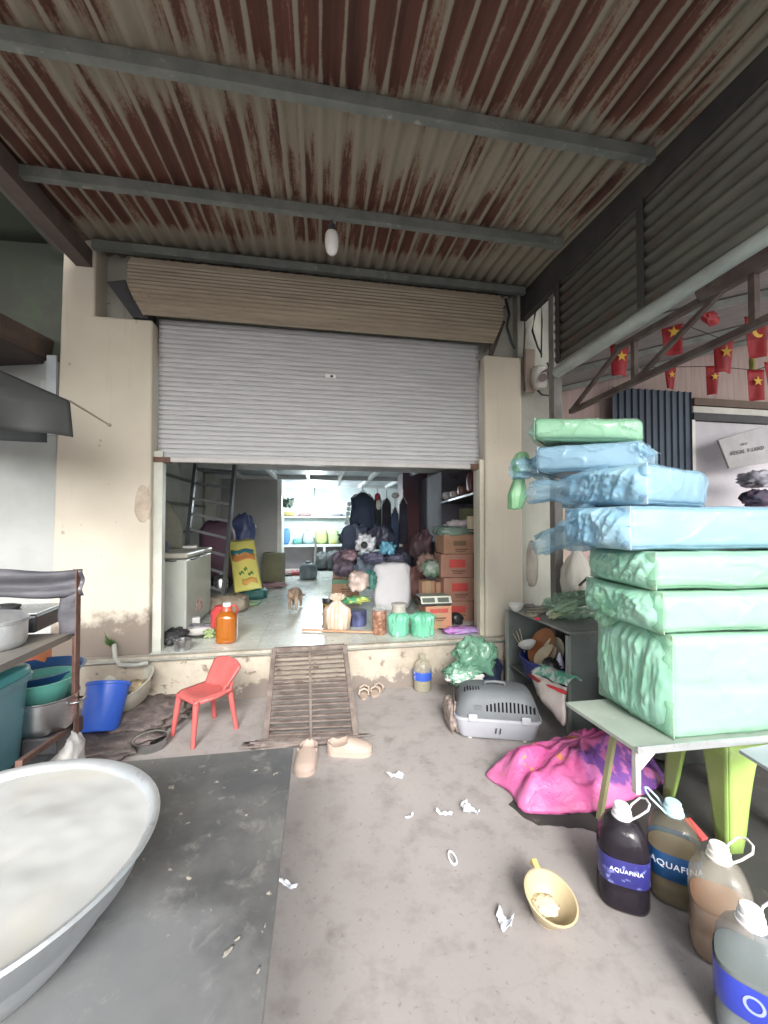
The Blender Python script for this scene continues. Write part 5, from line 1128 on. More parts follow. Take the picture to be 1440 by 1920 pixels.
# ================================================================ jugs
def jug(base, rot, label, shell, liq, liqtop, lab, text=None, tcol=None, capc=(.72,.72,.74), hrot=0):
    t = thing('water_jug', label, 'jug', base, 'big plastic water jugs in a row on the ground', rotz=rot)
    prof = [(.068, 0), (.078, .006), (.083, .02), (.083, .075), (.080, .08), (.080, .085), (.081, .09), (.081, .155), (.079, .16), (.080, .165), (.083, .17), (.083, .2), (.078, .235), (.062, .27), (.04, .292), (.028, .3), (.026, .312)]
    def prf(z):
        for (r0, z0), (r1, z1) in zip(prof, prof[1:]):
            if z0 <= z <= z1 and z1 > z0: return r0 + (r1 - r0) * (z - z0) / (z1 - z0)
        return .026
    b = B(); b.lathe(prof, (0,0,0), 48, sq=3.2, sy=.95); b.build('bottle', shell, t, smooth=50, local=True)
    b = B(); pr_ = [(max(.001, prf(z) - .003), z) for z in [.003 + (liqtop - .003) * i / 16 for i in range(17)]]; pr_.append((.001, liqtop + .0005)); b.lathe(pr_, (0,0,0), 48, sq=3.2, sy=.95); b.build('liquid', liq, t, smooth=50, local=True)
    if lab:
        b = B(); b.lathe([(.0835, .10), (.0842, .102), (.0842, .188), (.0835, .19), (.0828, .185), (.0828, .105), (.0835, .10)], (0,0,0), 48, sq=3.2, sy=.95); lo = b.build('label_band', lab, t, smooth=50, local=True)
        if text:
            def pl(x, y, z, rr=.0852):
                a = -math.pi / 2 + x / .088; c_, s_ = math.cos(a), math.sin(a); k = (abs(c_) ** 3.2 + abs(s_) ** 3.2) ** (-1 / 3.2); q_ = (rr + z) * k
                return Vector((q_ * c_, q_ * s_ * .95, .148 + y))
            for (tx_, sz, dy) in text:
                cu = text_obj('lettering', tx_, sz, tcol, None, lambda x, y, z: pl(x, y + dy, z), .0004, .0003)
                # bring into the jug's frame
                me_o = cu; L_ = me_o.location.copy(); me_o.data.transform(Matrix.Translation(L_)); me_o.location = (0,0,0); me_o.parent = lo
                for k_ in ('label', 'category', 'group', 'kind'):
                    if k_ in me_o: del me_o[k_]
    wc = mat('cap_' + str(len(bpy.data.materials)), capc, rough=.35, sss=.0)
    b = B(); b.lathe([(.03, .305), (.031, .306), (.031, .322), (.027, .326), (.027, .338), (.024, .342), (.001, .343)], (0,0,0), 28); b.build('cap', wc, t, smooth=40, local=True)
    b = B(); Mh = Matrix.Rotation(hrot, 3, 'Z')
    b.tube([Mh @ Vector(p_) for p_ in ((.028, -.02, .303), (.045, -.032, .325), (.075, -.034, .352), (.088, -.015, .362), (.088, .015, .362), (.075, .034, .352), (.045, .032, .325), (.028, .02, .303))], .0038, 8)
    b.lathe([(.034, .298), (.035, .3), (.035, .305), (.03, .306)], (0,0,0), 28); b.build('carry_handle', wc, t, smooth=60, local=True)
    return t
tw = mat('label_white', (.7,.74,.85), rough=.4)
def jb(u, v, d): p_ = P(u, v, d); p_.z = 0; return p_
jug(jb(1166, 1520, 1.52), R(-30), 'jug of black purple liquid, furthest left of the row', film('shell_smoke', (.05,.04,.055), .3, .08, bump=.25), mat('black_liquid', (.012,.009,.018), (.018,.014,.02), rough=.15), .2, mat('label_purple', (.03,.03,.17), (.2,.22,.5), scale=26, lo=.56, hi=.62, rough=.3), text=[('AQUAFINA', .019, .006)], tcol=tw, hrot=R(10))
jug(jb(1262, 1510, 1.535), R(-38), 'jug of pale yellowish liquid with navy lettered label, second in the row', film('shell_y', (.34,.32,.25), .18, .08, bump=.2), mat('beige_liquid', (.36,.29,.18), (.3,.23,.14), scale=3, rough=.12, trans=.25), .17, mat('label_navy', (.012,.05,.16), (.01,.1,.17), scale=6, rough=.3), text=[('AQUAFINA', .03, .004)], tcol=tw, capc=(.45,.66,.72), hrot=R(185))
jug(jb(1348, 1590, 1.33), R(-40), 'unlabelled jug of orange brown liquid with milky top, third in the row', film('shell_milk', (.5,.48,.42), .3, .15, bump=.2), mat('orange_liquid', (.42,.2,.09), (.36,.16,.07), scale=3, rough=.2), .165, None, capc=(.75,.73,.66), hrot=R(20))
jug(jb(1408, 1700, 1.115), R(-48), 'nearest water jug with clear top and royal blue label', film('shell_clear', (.4,.44,.46), .22, .06, bump=.3), mat('grey_liquid', (.33,.36,.34), (.28,.31,.31), rough=.12, trans=.35), .2, mat('label_royal', (.03,.05,.38), (.12,.16,.55), scale=9, lo=.5, hi=.7, rough=.3), text=[('O', .062, 0)], tcol=mat('label_pale', (.3,.36,.7), rough=.4), hrot=R(25))
b = B(); b.bar(P(1287, 1535, 1.62), P(1322, 1575, 1.55), .03, .012); b.build('red_strip', M['red_plastic'], label='red plastic strip behind the second jug', cat='strip', bevel=.003)

# ================================================================ cream dipper
cp = G(1022, 1722); T = Matrix.Rotation(R(16), 3, 'X') @ Matrix.Rotation(R(6), 3, 'Y')
dp = thing('cream_dipper', 'cream plastic dipper bowl with a short handle on the concrete', 'dipper', cp)
cpm = mat('cream_pl', (.46,.38,.24), (.42,.34,.21), rough=.4); r, h = .086, .085; cc = cp + Vector((0, 0, .004 + r * .5 * math.sin(R(16))))
b = B(); b.lathe([(r*.5, 0), (r*.55, .002), (r*.56, .012), (r*.62, .014), (r*.85, h*.6), (r*.99, h*.97), (r*1.05, h*.97), (r*1.05, h), (r*.98, h*1.01), (r*.92, h*.9), (r*.78, h*.5), (r*.5, h*.2), (.001, h*.19)], cc, 48, tilt=T); b.build('bowl', cpm, dp, smooth=50)
b = B(); b.lump(cc + T @ Vector((-.004, .004, h * .22)), (.085, .08, .026), amp=.25, freq=6, sd=1, seg=40); b.build('residue', mat('rice', (.6,.52,.36), (.68,.62,.48), scale=60, rough=.6), dp, smooth=180)
b = B(); e_ = T @ Vector((0, r * 1.0, h * .95)); b.bar(cc + e_, cc + e_ + T @ Vector((0, .035, .004)), .022, .012); b.bar(cc + e_ + T @ Vector((0, .03, .002)), cc + e_ + T @ Vector((0, .036, -.02)), .022, .01); b.build('handle', mat('hand_y', (.55,.4,.16), rough=.45), dp, bevel=.004)

# ================================================================ litter
pw_ = mat('paper', (.72,.74,.76), (.62,.66,.74), scale=12, rough=.7)
def paper(u, v, L, W, a, label, sd, curl=.02):
    c = G(u, v, .004)
    def f(x, y):
        X_ = (x - .5) * L; Y_ = (y - .5) * W * (1 + .5 * noise.noise(Vector((x * 4, sd, 0)))); z = .003 + curl * (abs(noise.noise(Vector((x * 3 + sd, y * 3, 0)))) + (2 * x - 1) ** 2 * .35)
        Y_ += .35 * W * math.sin(x * 5 + sd); p_ = Vector((X_, Y_, z)); p_.rotate(Matrix.Rotation(a, 3, 'Z')); return c + p_
    b = B(); b.sheet(f, 14, 5); b.build('paper_scrap', pw_, label=label, cat='paper scrap', group='white paper scraps littering the concrete', smooth=60, solid=.0012)
paper(741, 1455, .07, .05, .5, 'rounded white scrap below the beige clogs', 1)
paper(768, 1532, .05, .012, .5, 'tiny white sliver in the middle of the floor', 2, .01)
paper(832, 1527, .08, .022, -.6, 'thin twisted white scrap left of the curly one', 3)
paper(872, 1520, .07, .03, 1.1, 'curly white scrap, upper of the joined pair near the pink sack', 4, .04)
paper(886, 1524, .07, .025, -.9, 'curly white scrap, lower of the joined pair near the pink sack', 5, .04)
paper(540, 1662, .08, .018, -.4, 'crescent shaped white scrap beside the table edge', 7, .03)
paper(946, 1727, .055, .05, -.7, 'pale blue white scrap left of the cream dipper', 8)
b = B(); cc = G(848, 1608, .006); b.tube([cc + Vector((.014 * math.cos(a * .5236), .034 * math.sin(a * .5236), 0)) for a in range(12)], .0045, 6, closed=True); b.build('paper_ring', pw_, smooth=180, label='white oval ring lying on the concrete', cat='paper scrap', group='white paper scraps littering the concrete')
# ================================================================ inside the shop (floor at ZF)
def F_(u, v): return G(u, v, ZF)
def carton(c, size, rz_, m, label, name='carton', group='cartons stored inside the shop', band=None, tape=True):
    t = thing(name, label, 'carton', c, group, rotz=rz_); w_, d_, h_ = size
    b = B(); b.box((0, 0, h_ / 2), size, cuts=4); b.crumple(.004, 9, w_ * 7, 0); b.build('box', m, t, bevel=.004, local=True)
    if tape: b = B(); b.box((0, -d_ / 2 - .002, h_ / 2), (.05, .004, h_ * .98)); b.box((0, 0, h_ + .003), (.05, d_, .003)); b.build('tape', mat('tape%d' % len(bpy.data.materials), (.45,.33,.2), rough=.3), t, local=True)
    if band:
        col, zz, hh, ww = band; b = B(); b.box((0, -d_ / 2 - .0065, h_ * zz), (w_ * ww, .002, h_ * hh)); b.build('printed_label', mat('prt%d' % len(bpy.data.materials), col, rough=.6), t, local=True)
        b = B(); b.box((w_ * .05, -d_ / 2 - .0065, h_ * (zz - .32)), (w_ * .42, .002, h_ * .06)); b.box((w_ * .02, -d_ / 2 - .0065, h_ * (zz - .42)), (w_ * .3, .002, h_ * .04)); b.build('printed_lines', mat('prl%d' % len(bpy.data.materials), (.2,.1,.07), rough=.7), t, local=True)
    return t
# freezer
fzr = thing('chest_freezer', 'white chest freezer just inside the opening on the left', 'freezer', (-1.47, 4.38, ZF))
fw = mat('freezer_white', (.52,.55,.5), (.45,.48,.44), scale=2, rough=.4, c3=(.34,.37,.34), s3=3, lo3=.6, hi3=.8)
b = B(); b.span((-1.74, 3.95, ZF + .03), (-1.19, 4.8, 1.04)); b.build('cabinet', fw, fzr, bevel=.012)
b = B(); b.span((-1.745, 3.935, 1.05), (-1.18, 4.81, 1.10)); b.build('lid', mat('freezer_lid', (.5,.49,.43), rough=.4), fzr, bevel=.015)
b = B(); b.span((-1.187, 4.25, .50), (-1.184, 4.45, .62)); b.build('sticker', mat('stk', (.55,.2,.18), (.7,.6,.55), scale=20, lo=.48, hi=.52, rough=.5), fzr)
b = B(); b.tube([(-1.5, 3.93, 1.045), (-1.3, 3.925, 1.03), (-1.17, 4.1, 1.03), (-1.165, 4.5, 1.06)], .006, 6); b.build('cable', M['dark'], fzr)
b = B(); b.box(P(356, 1026, 4.4), (.14, .1, .035), rz=.2); b.build('small_box', M['white_plastic'], bevel=.004, label='small white box on the freezer lid', cat='box')
b = B(); pp = P(335, 1030, 4.5); b.sheet(lambda u, v: Vector((-1.72 + .05 * math.sin(v * 3) + (.3 - .14 * v) * u, 4.55 + .1 * v * u, 1.11 + .55 * v * (1 - .2 * u * u))), 12, 12); b.crumple(.012, 9, 2); b.build('folded_mat', mat('fmat', (.24,.24,.19), (.18,.18,.15), rough=.8), smooth=180, solid=.02, label='olive grey folded mat propped against the wall on the freezer', cat='mat')
# dark coats/boards and white sheets leaning at the left jamb
b = B(); b.sheet(lambda u, v: P(302 + 13 * u, 1015 + 190 * v, 3.85 + .05 * math.sin(u * 6 + v * 3)), 8, 20); b.build('hanging_apron', mat('apron', (.06,.06,.11), (.12,.13,.17), scale=3, rough=.7, c3=(.12,.3,.42), s3=2, lo3=.62, hi3=.7), smooth=180, solid=.01, label='dark violet grey apron hanging beside the left shutter rail', cat='apron')
b = B(); b.sheet(lambda u, v: P(310 + 22 * u + 6 * v * u, 1082 + 108 * v, 3.8 - .06 * v + .03 * math.sin(u * 9)), 12, 16); b.build('white_sheet', mat('wsheet', (.55,.54,.62), (.47,.46,.55), scale=2, rough=.5, stretch=(6,1,1)), smooth=180, solid=.004, label='white plastic sheet draped down the front of the freezer', cat='sheet')
# ladder
ld = thing('step_ladder', 'dark steel ladder leaning up to the mezzanine on the left', 'ladder', F_(385, 1120)); dm2 = mat('ladder_m', (.06,.065,.075), (.09,.09,.1), rough=.4)
la0, la1 = P(367, 868, 4.75), P(347, 1060, 4.45); lb0, lb1 = P(440, 872, 4.95), P(422, 1085, 4.7)
for p_, q_ in ((la0, la1), (lb0, lb1)):
    b = B(); b.bar(p_, q_ + (q_ - p_) * .25, .035, .05); b.build('rail', dm2, ld)
for i in range(8):
    s_ = .06 + i * .15; b = B(); b.bar(la0.lerp(la1, s_), lb0.lerp(lb1, s_), .02, .03); b.build('rung', dm2, ld)
# maroon stack behind ladder
b = B(); b.lump(P(408, 1085, 5.3), (.42, .3, .75), amp=.12, freq=3, sd=3, e=4); b.build('maroon_bundle', mat('marb', (.11,.05,.08), (.07,.04,.07), scale=3, rough=.7), smooth=180, label='tall dark maroon bundle behind the ladder', cat='bundle')
b = B(); b.lump(F_(405, 1105) + Vector((0,.2,0)), (.4, .3, .42), amp=.1, e=5, sd=2); b.build('dark_box', mat('dkb', (.05,.04,.05), rough=.6), smooth=180, label='dark box standing behind the steel kettle', cat='box')
b = B(); b.lump(P(455, 1028, 6.0), (.34, .26, .5), amp=.2, sd=5, freq=2); b.build('blue_bag', mat('bluebag', (.04,.06,.17), (.1,.12,.25), scale=5, rough=.4), smooth=180, label='dark blue bag standing behind the yellow rice sack', cat='bag')
# kettle
kt = thing('steel_kettle', 'shiny steel kettle on the ledge beside the freezer', 'kettle', P(413, 1105, 4.75)); kc = P(414, 1103, 4.75)
b = B(); b.lathe([(.07, 0), (.08, .01), (.08, .1), (.06, .14), (.03, .155), (.012, .16), (.014, .175), (.001, .178)], kc, 24); b.build('body', M['steel'], kt, smooth=40)
b = B(); b.tube([kc + Vector((-.06, 0, .13)), kc + Vector((-.05, 0, .2)), kc + Vector((0, 0, .22)), kc + Vector((.05, 0, .2)), kc + Vector((.06, 0, .13))], .007, 6); b.build('handle', M['black_plastic'], kt, smooth=180)
b = B(); b.lump(F_(425, 1150) + Vector((0,.1,0)), (.42, .3, .19), amp=.25, freq=3, sd=6, e=4); b.build('brown_bundle', mat('brb', (.2,.16,.12), (.3,.26,.2), scale=9, rough=.8), smooth=180, label='brown packed bundle under the steel kettle', cat='bundle')
# yellow sack
ys_ = thing('rice_sack', 'upright yellow printed rice sack leaning inside the shop', 'sack', P(460, 1108, 5.0))
ym = mat('yellow_sack', (.56,.5,.13), (.48,.48,.14), scale=4, rough=.5)
pA, pB, pC, pD = P(427, 1013, 5.2), P(476, 1012, 5.2), P(491, 1102, 4.75), P(440, 1110, 4.75)
def sf(u, v, off=0): 
    p_ = pA.lerp(pB, u).lerp(pD.lerp(pC, u), v); return p_ + Vector((0, -.07 * math.sin(u * math.pi) ** .6 * math.sin(min(1, v * 1.02) * math.pi) ** .5 - off, 0)) + noise.noise_vector(Vector((u * 3, v * 4, 1))) * .012
b = B(); b.sheet(sf, 18, 24); b.sheet(lambda u, v: sf(u, v) + Vector((0, .14 * math.sin(u * math.pi) ** .5, 0)), 18, 24); b.build('bag', ym, ys_, smooth=180, solid=.004)
for (u0, u1, v0, v1, col) in ((.08, .92, .2, .3, (.03,.16,.2)), (.1, .95, .3, .42, (.5,.2,.06)), (.25, .75, .27, .33, (.6,.3,.1)), (.5, .62, .56, .62, (.1,.2,.04)), (.3, .48, .64, .7, (.1,.2,.04)), (.6, .8, .66, .72, (.1,.2,.04)), (.35, .9, .78, .88, (.6,.32,.08))):
    b = B(); b.sheet(lambda u, v: sf(u0 + (u1 - u0) * u, v0 + (v1 - v0) * v + .02 * math.sin(u * 7), .006), 10, 3); b.build('print', mat('pr%d' % len(bpy.data.materials), col, rough=.5), ys_, smooth=180, solid=.002)
b = B(); b.lump(F_(475, 1122), (.34, .24, .13), amp=.3, sd=2, e=3.5); b.build('green_sack', mat('gsack', (.05,.22,.2), (.03,.14,.14), scale=8, rough=.5), smooth=180, label='dark green folded sack lying under the yellow rice sack', cat='sack')
b = B(); b.lump(F_(458, 1134), (.36, .2, .04), amp=.3, sd=4, e=3.5); b.build('yellow_mat', mat('ymat', (.45,.46,.2), (.2,.36,.22), scale=8, rough=.6), smooth=180, label='flat yellow green folded sack under the dark green one', cat='sack')
# olive cabinet, trolley handle
b = B(); c = F_(512, 1100); b.box((c.x, c.y + .15, ZF + .26), (.3, .25, .52), rz=-.15); b.build('olive_box', mat('olive', (.17,.17,.1), (.13,.13,.08), scale=4, rough=.6), bevel=.006, label='olive brown upright box against the grey partition wall', cat='box')
b = B(); c = F_(490, 1090); b.box((c.x - .02, c.y + .3, ZF + .26), (.1, .2, .52)); b.build('suitcase', mat('suit', (.05,.045,.07), rough=.5), bevel=.02, label='dark narrow suitcase beside the olive box', cat='suitcase')
tc = c; b = B(); b.tube([(c.x - .03, c.y + .3, ZF + .5), (c.x - .03, c.y + .3, ZF + .68), (c.x + .12, c.y + .3, ZF + .68), (c.x + .12, c.y + .3, ZF + .6)], .01, 6); b.build('hand_rail', M['dark'], label='thin dark handle bar above the suitcase', cat='handle')
b = B(); b.lump(F_(548, 1078), (.75, .3, .09), amp=.6, freq=3, sd=8); b.build('rag_heap', mat('rags', (.5,.38,.36), (.4,.12,.12), scale=5, lo=.48, hi=.56, rough=.8), smooth=180, label='heap of pink and white rags on the floor beyond the cat', cat='rags')
b = B(); b.lump(F_(505, 1100) + Vector((0,-.1,0)), (.5, .2, .08), amp=.5, freq=3, sd=3); b.build('purple_cloth', mat('pcl', (.2,.12,.17), (.3,.2,.2), scale=6, rough=.8), smooth=180, label='purple grey cloth lying in front of the olive box', cat='cloth')
# grey can at (578,1072)
cn = thing('grey_canister', 'rounded grey plastic canister with white pipe above it', 'canister', F_(578, 1085)); c = F_(578, 1085)
b = B(); b.lathe([(.12, 0), (.15, .02), (.16, .12), (.15, .22), (.09, .27), (.05, .28), (.05, .31), (.001, .312)], c, 24); b.build('body', mat('gcan', (.1,.13,.15), (.14,.18,.2), rough=.5), cn, smooth=50)
b = B(); b.tube([c + Vector((.1, .0, .22)), c + Vector((.13, .05, .55)), c + Vector((.1, .1, .72))], .02, 8); b.build('pipe', M['white_plastic'], cn, smooth=180)
for i, (u, r) in enumerate(((603, .24), (628, .26), (640, .22))):
    b = B(); b.lump(F_(u, 1072) + Vector((0, .3, 0)), (r * 1.6, .4, r * 1.5), amp=.3, sd=i * 5); b.build('dark_bag', mat('db%d' % i, (.05,.06,.065), (.1,.11,.11), scale=6, rough=.6), smooth=180, label=['dark bag nearest the grey canister', 'middle dark bag under the back window', 'dark bag beside the stacked cartons at the back'][i], cat='bag', group='dark bags on the floor at the back')
# ---------------- lit back area: kitchen sill + shelf + bulb
lampc = WY(590, 946, 8.4)
lp = thing('lit_bulb', 'glowing bulb hanging in the back room', 'light bulb', lampc)
b = B(); b.ball(lampc, .075, (1, 1, 1.2)); b.build('bulb', glow('bulb_glow', (.93,.98,1), 25), lp, smooth=180)
b = B(); b.cyl(lampc + Vector((0, 0, .09)), (lampc.x, lampc.y, 2.11), .012, seg=8); b.build('cord', M['dark'], lp)
pl_ = bpy.data.lights.new('lamp', 'POINT'); pl_.energy = 36; pl_.color = (.84,.95,1); pl_.shadow_soft_size = .1
po = bpy.data.objects.new('lamp_light', pl_); C.objects.link(po); po.parent = lp; po.location = (0, -.12, -.02)
ws = mat('white_sill', (.72,.78,.76), rough=.5)
kb = thing('back_counter', 'white counter and shelf frame along the lit back wall', 'counter', (-.1, 9, ZF))
z1 = WY(590, 1021, 8.9).z; z2 = WY(590, 968, 8.9).z
b = B(); b.span((-.78, 8.75, z1 - .04), (.75, 9.19, z1)); b.build('counter_top', ws, kb)
b = B(); b.span((-.78, 8.95, z2 - .03), (.75, 9.19, z2)); b.build('shelf', ws, kb)
b = B(); b.span((-.78, 8.95, ZF), (.75, 9.0, z1 - .042)); b.build('front_panel', mat('cfront', (.22,.2,.22), (.32,.28,.29), scale=2.5, rough=.6), kb)
for X_ in (-.78, .08): b = B(); b.span((X_, 8.7, ZF), (X_ + .05, 8.745, z1 - .04 if X_ > 0 else 2.1)); b.build('frame_post', ws, kb)
def bits(z, lst, y=9.05):
    for i, (u, w_, h_, col, lab, nm, ct_) in enumerate(lst):
        c = WY(u, 1000, y); b = B(); b.lump((c.x, y, z), (w_, .16, h_), amp=.2, freq=3, sd=i * 2.3 + z, e=3.2, seg=20); b.build(nm, mat('bit%d' % len(bpy.data.materials), col, rough=.5), smooth=180, label=lab, cat=ct_)
bits(z2, [(541, .26, .1, (.5,.42,.18), 'yellow packet at the left end of the upper shelf', 'packet', 'packet'), (572, .26, .07, (.4,.25,.25), 'reddish flat packet in the middle of the upper shelf', 'packet', 'packet'), (600, .2, .06, (.6,.6,.65), 'pale packet under the lit bulb on the upper shelf', 'packet', 'packet'), (632, .25, .06, (.3,.32,.34), 'grey packet at the right of the upper shelf', 'packet', 'packet')])
bits(z1, [(536, .17, .34, (.12,.3,.62), 'blue water container at the left end of the back counter', 'container', 'container'), (558, .2, .12, (.15,.42,.38), 'teal bowl on the back counter', 'bowl', 'bowl'), (578, .22, .3, (.5,.66,.7), 'pale blue bag on the back counter', 'bag', 'bag'), (603, .26, .33, (.5,.58,.25), 'yellow green sack on the back counter', 'sack', 'sack'), (625, .24, .3, (.46,.56,.3), 'leafy green sack at the right of the back counter', 'sack', 'sack'), (626, .1, .12, (.7,.55,.1), 'small bright yellow box on the back counter', 'box', 'box'), (645, .2, .34, (.4,.5,.4), 'grey green sack at the right end of the back counter', 'sack', 'sack')])
b = B(); b.lump(WY(540, 950, 8.6), (.2, .1, .16), amp=.9, freq=2, sd=4, flat=False); b.build('hanging_plant', mat('hplant', (.05,.07,.05), rough=.8), smooth=180, label='small dark plant hanging by the white door jamb', cat='plant')
# jackets and clothes in the middle
hook = mat('hangerm', (.6,.62,.65), rough=.4)
def garment(u0, u1, v0, v1, d, col, label, sd=0, hanger=True):
    cx_ = (u0 + u1) / 2; t = thing('hanging_jacket', label, 'jacket', P(cx_, v1, d), 'clothes hanging inside the shop'); k = d / F
    top = P(cx_, v0, d); W = (u1 - u0) * k; H = (v1 - v0) * k
    b = B(); b.lathe([(.15, -H), (.5, -H * .99), (.49, -H * .6), (.46, -H * .3), (.44, -H * .12), (.3, -H * .04), (.1, 0), (.02, .01)], top, 40, sx=W, sy=.3 * W, folds=.22, freq=2.6, sd=sd); b.build('body', mat('garm%d' % len(bpy.data.materials), col, tuple(x * .6 for x in col), scale=4, rough=.85), t, smooth=180)
    if hanger: b = B(); b.tube([top + Vector((-W * .42, -.02, -.07)), top + Vector((0, -.02, .03)), top + Vector((W * .42, -.02, -.07))], .008, 6); b.tube([top + Vector((0, 0, .02)), top + Vector((.0, 0, .12))], .005, 6); b.build('hanger', hook, t)
garment(657, 703, 924, 1008, 5.6, (.05,.075,.13), 'navy jacket on a hanger in the middle of the shop', 1)
garment(733, 748, 952, 1035, 5.2, (.035,.055,.11), 'narrow navy garment hanging beside the maroon column', 2)
garment(641, 668, 985, 1040, 5.4, (.07,.09,.15), 'dark violet blue coat lower left of the navy jacket', 3, False)
garment(716, 734, 935, 990, 5.9, (.06,.06,.08), 'black garment behind the red ornament', 5)
garment(700, 716, 930, 1000, 6.2, (.12,.13,.13), 'grey green garment right of the navy jacket', 6)
for i, (u, v, d, s_, col, lab) in enumerate(((648, 1062, 5.0, (.3, .25, .3), (.09,.07,.1), 'dark purple bag low behind the left cartons'), (690, 1075, 4.75, (.3, .2, .34), (.09,.12,.16), 'slate blue bag between the left cartons and the white sack'),
        (745, 1075, 5.2, (.4, .3, .5), (.04,.045,.07), 'big black bag behind the white sack at the right'), (775, 1095, 4.9, (.3, .25, .36), (.2,.1,.09), 'brownish red bag between the white sack and the small cartons'), (722, 1010, 5.4, (.34, .2, .3), (.03,.04,.07), 'black blue clothes heap below the hanging garments'),
        (668, 1015, 5.5, (.4, .2, .35), (.06,.08,.12), 'slate clothes heap below the navy jacket'), (800, 1060, 4.6, (.22, .2, .2), (.25,.17,.14), 'tan wrapped bundle left of the tall cartons'), (790, 1040, 5.4, (.3, .2, .5), (.09,.05,.06), 'dark maroon bundle in front of the column'))):
    b = B(); b.lump(P(u, v, d) - Vector((0, 0, s_[2] * .4)), s_, amp=.45, freq=2.4, sd=i * 3.3 + 1); b.build('stuffed_bag', mat('hq%d' % i, col, tuple(x * 1.8 + .02 for x in col), scale=6, rough=.5, bump=.4), smooth=180, label=lab, cat='bag')
garment(748, 764, 935, 1020, 5.5, (.05,.05,.08), 'black garment nearest the maroon column', 9)
garment(684, 702, 940, 1030, 6.0, (.07,.08,.12), 'grey blue garment half hidden behind the navy jacket', 11)
b = B(); b.ball(P(708, 931, 5.5), .04, (1, 1, 1.2)); b.build('red_ornament', mat('rorn', (.6,.05,.12), rough=.5), smooth=180, label='small red ornament hanging right of the navy jacket', cat='ornament')
b = B(); b.lump(P(710, 955, 5.5), (.07, .03, .13), amp=.3, flat=False); b.build('white_tassel', M['white_plastic'], smooth=180, label='white tassel hanging below the red ornament', cat='tassel')
b = B(); b.ball(P(741, 929, 5.4), .045, (1.2, 1, .9)); b.build('white_wall_lamp', M['white_plastic'], smooth=180, label='small white fixture near the maroon column top', cat='fixture')
b = B()
for i in range(5): b.ball(P(655 - i * 1.2, 945 + i * 9, 5.3), .028, (1, 1, 1))
b.build('string_of_bulbs', mat('garl', (.6,.68,.72), rough=.3), smooth=180, label='string of pale round garlic heads left of the navy jacket', cat='string')
# table heap: bags on top of cartons
heap = [((655, 1052, 4.75), (.2, .17, .13), (.13,.08,.1), 'reddish brown bag on the left carton stack', 2),
        ((686, 1035, 4.7), (.22, .18, .2), (.5,.52,.55), 'white plastic bag with black contents above the left cartons', 4),
        ((713, 1030, 4.8), (.28, .2, .26), (.03,.035,.06), 'black bag behind the white plastic bag', 6),
        ((726, 1040, 4.6), (.17, .16, .14), (.1,.3,.42), 'teal blue bag on top of the white sack', 8),
        ((700, 1056, 4.6), (.24, .16, .12), (.06,.06,.11), 'dark violet bag behind the white sack', 3),
        ((742, 1052, 4.6), (.2, .16, .08), (.06,.06,.1), 'dark cap lying on the white sack', 5),
        ((672, 1108, 4.35), (.2, .16, .2), (.5,.4,.36), 'clear bag of pinkish goods before the left cartons', 7),
        ((694, 1104, 4.5), (.13, .12, .2), (.06,.2,.17), 'dark teal bag beside the white sack', 9)]
for (a, s_, col, lab, sd_) in heap:
    b = B(); b.lump(P(*a), s_, amp=.5, freq=2.6, sd=sd_); b.build('stuffed_bag', mat('hp%d' % len(bpy.data.materials), col, tuple(min(1, x * 1.7 + .03) for x in col), scale=7, rough=.35, bump=.4), smooth=180, label=lab, cat='bag')
b = B(); b.ball(P(683, 1022, 4.55), .04); b.build('dark_knot', M['dark'], smooth=180, label='round black object inside the white plastic bag', cat='ball')
cb = mat('card_pink', (.4,.25,.2), (.34,.21,.17), scale=4, rough=.85)
def cbase(u, v, d=None): return F_(u, v)
c = F_(650, 1132); carton(c + Vector((0, .18, 0)), (.34, .3, .3), R(-5), M['card'], 'lower brown carton of the left stack under a green strap', band=((.12,.25,.16), .9, .18, 1.0))
carton(c + Vector((.0, .18, .304)), (.3, .28, .15), R(-8), cb, 'upper pinkish carton of the left stack')
# white sack
wk = thing('white_sack', 'tall plain white sack standing among the goods in the shop', 'sack', F_(737, 1150))
c = F_(738, 1148) + Vector((0, .14, 0)); b = B(); b.lump(c, (.43, .26, .56), e=5, amp=.07, freq=3, sd=6, seg=44, rz=-.1); b.build('bag', mat('white_woven', (.8,.79,.82), (.74,.73,.77), scale=4, rough=.6, bump=.15, bscale=60), wk, smooth=180)
# front row on the threshold
b = B(); b.lathe([(.09, 0), (.115, .02), (.12, .14), (.1, .2), (.05, .25), (.03, .27), (.075, .30), (.07, .33)], F_(632, 1180), 64, folds=.5, freq=4, sd=2, cap=False); b.crumple(.006, 20, 2); b.build('rice_bag', mat('ricebag', (.6,.45,.34), (.66,.55,.45), scale=10, rough=.4), smooth=180, label='knotted clear bag of beige grain at the edge of the step', cat='bag')
jr = thing('black_jar', 'black lidded jar with yellow label behind the grain bag', 'jar', F_(616, 1168)); c = F_(617, 1168) + Vector((0,.06,0))
b = B(); b.lathe([(.06, 0), (.062, .02), (.062, .19), (.001, .191)], c, 24); b.build('body', mat('jary', (.5,.34,.03), (.1,.05,.03), scale=5, lo=.45, hi=.55, rough=.4), jr, smooth=40)
b = B(); b.lathe([(.068, .192), (.068, .23), (.06, .245), (.001, .246)], c, 24); b.build('lid', M['black_plastic'], jr, smooth=40)
b = B(); b.lathe([(.08, 0), (.085, .02), (.09, .15), (.001, .16)], F_(672, 1176) + Vector((0, .08, 0)), 28, folds=.12); b.build('dark_tin', mat('dtin', (.04,.045,.09), (.12,.14,.3), scale=7, rough=.3), smooth=40, label='dark blue wrapped tin right of the grain bag', cat='tin')
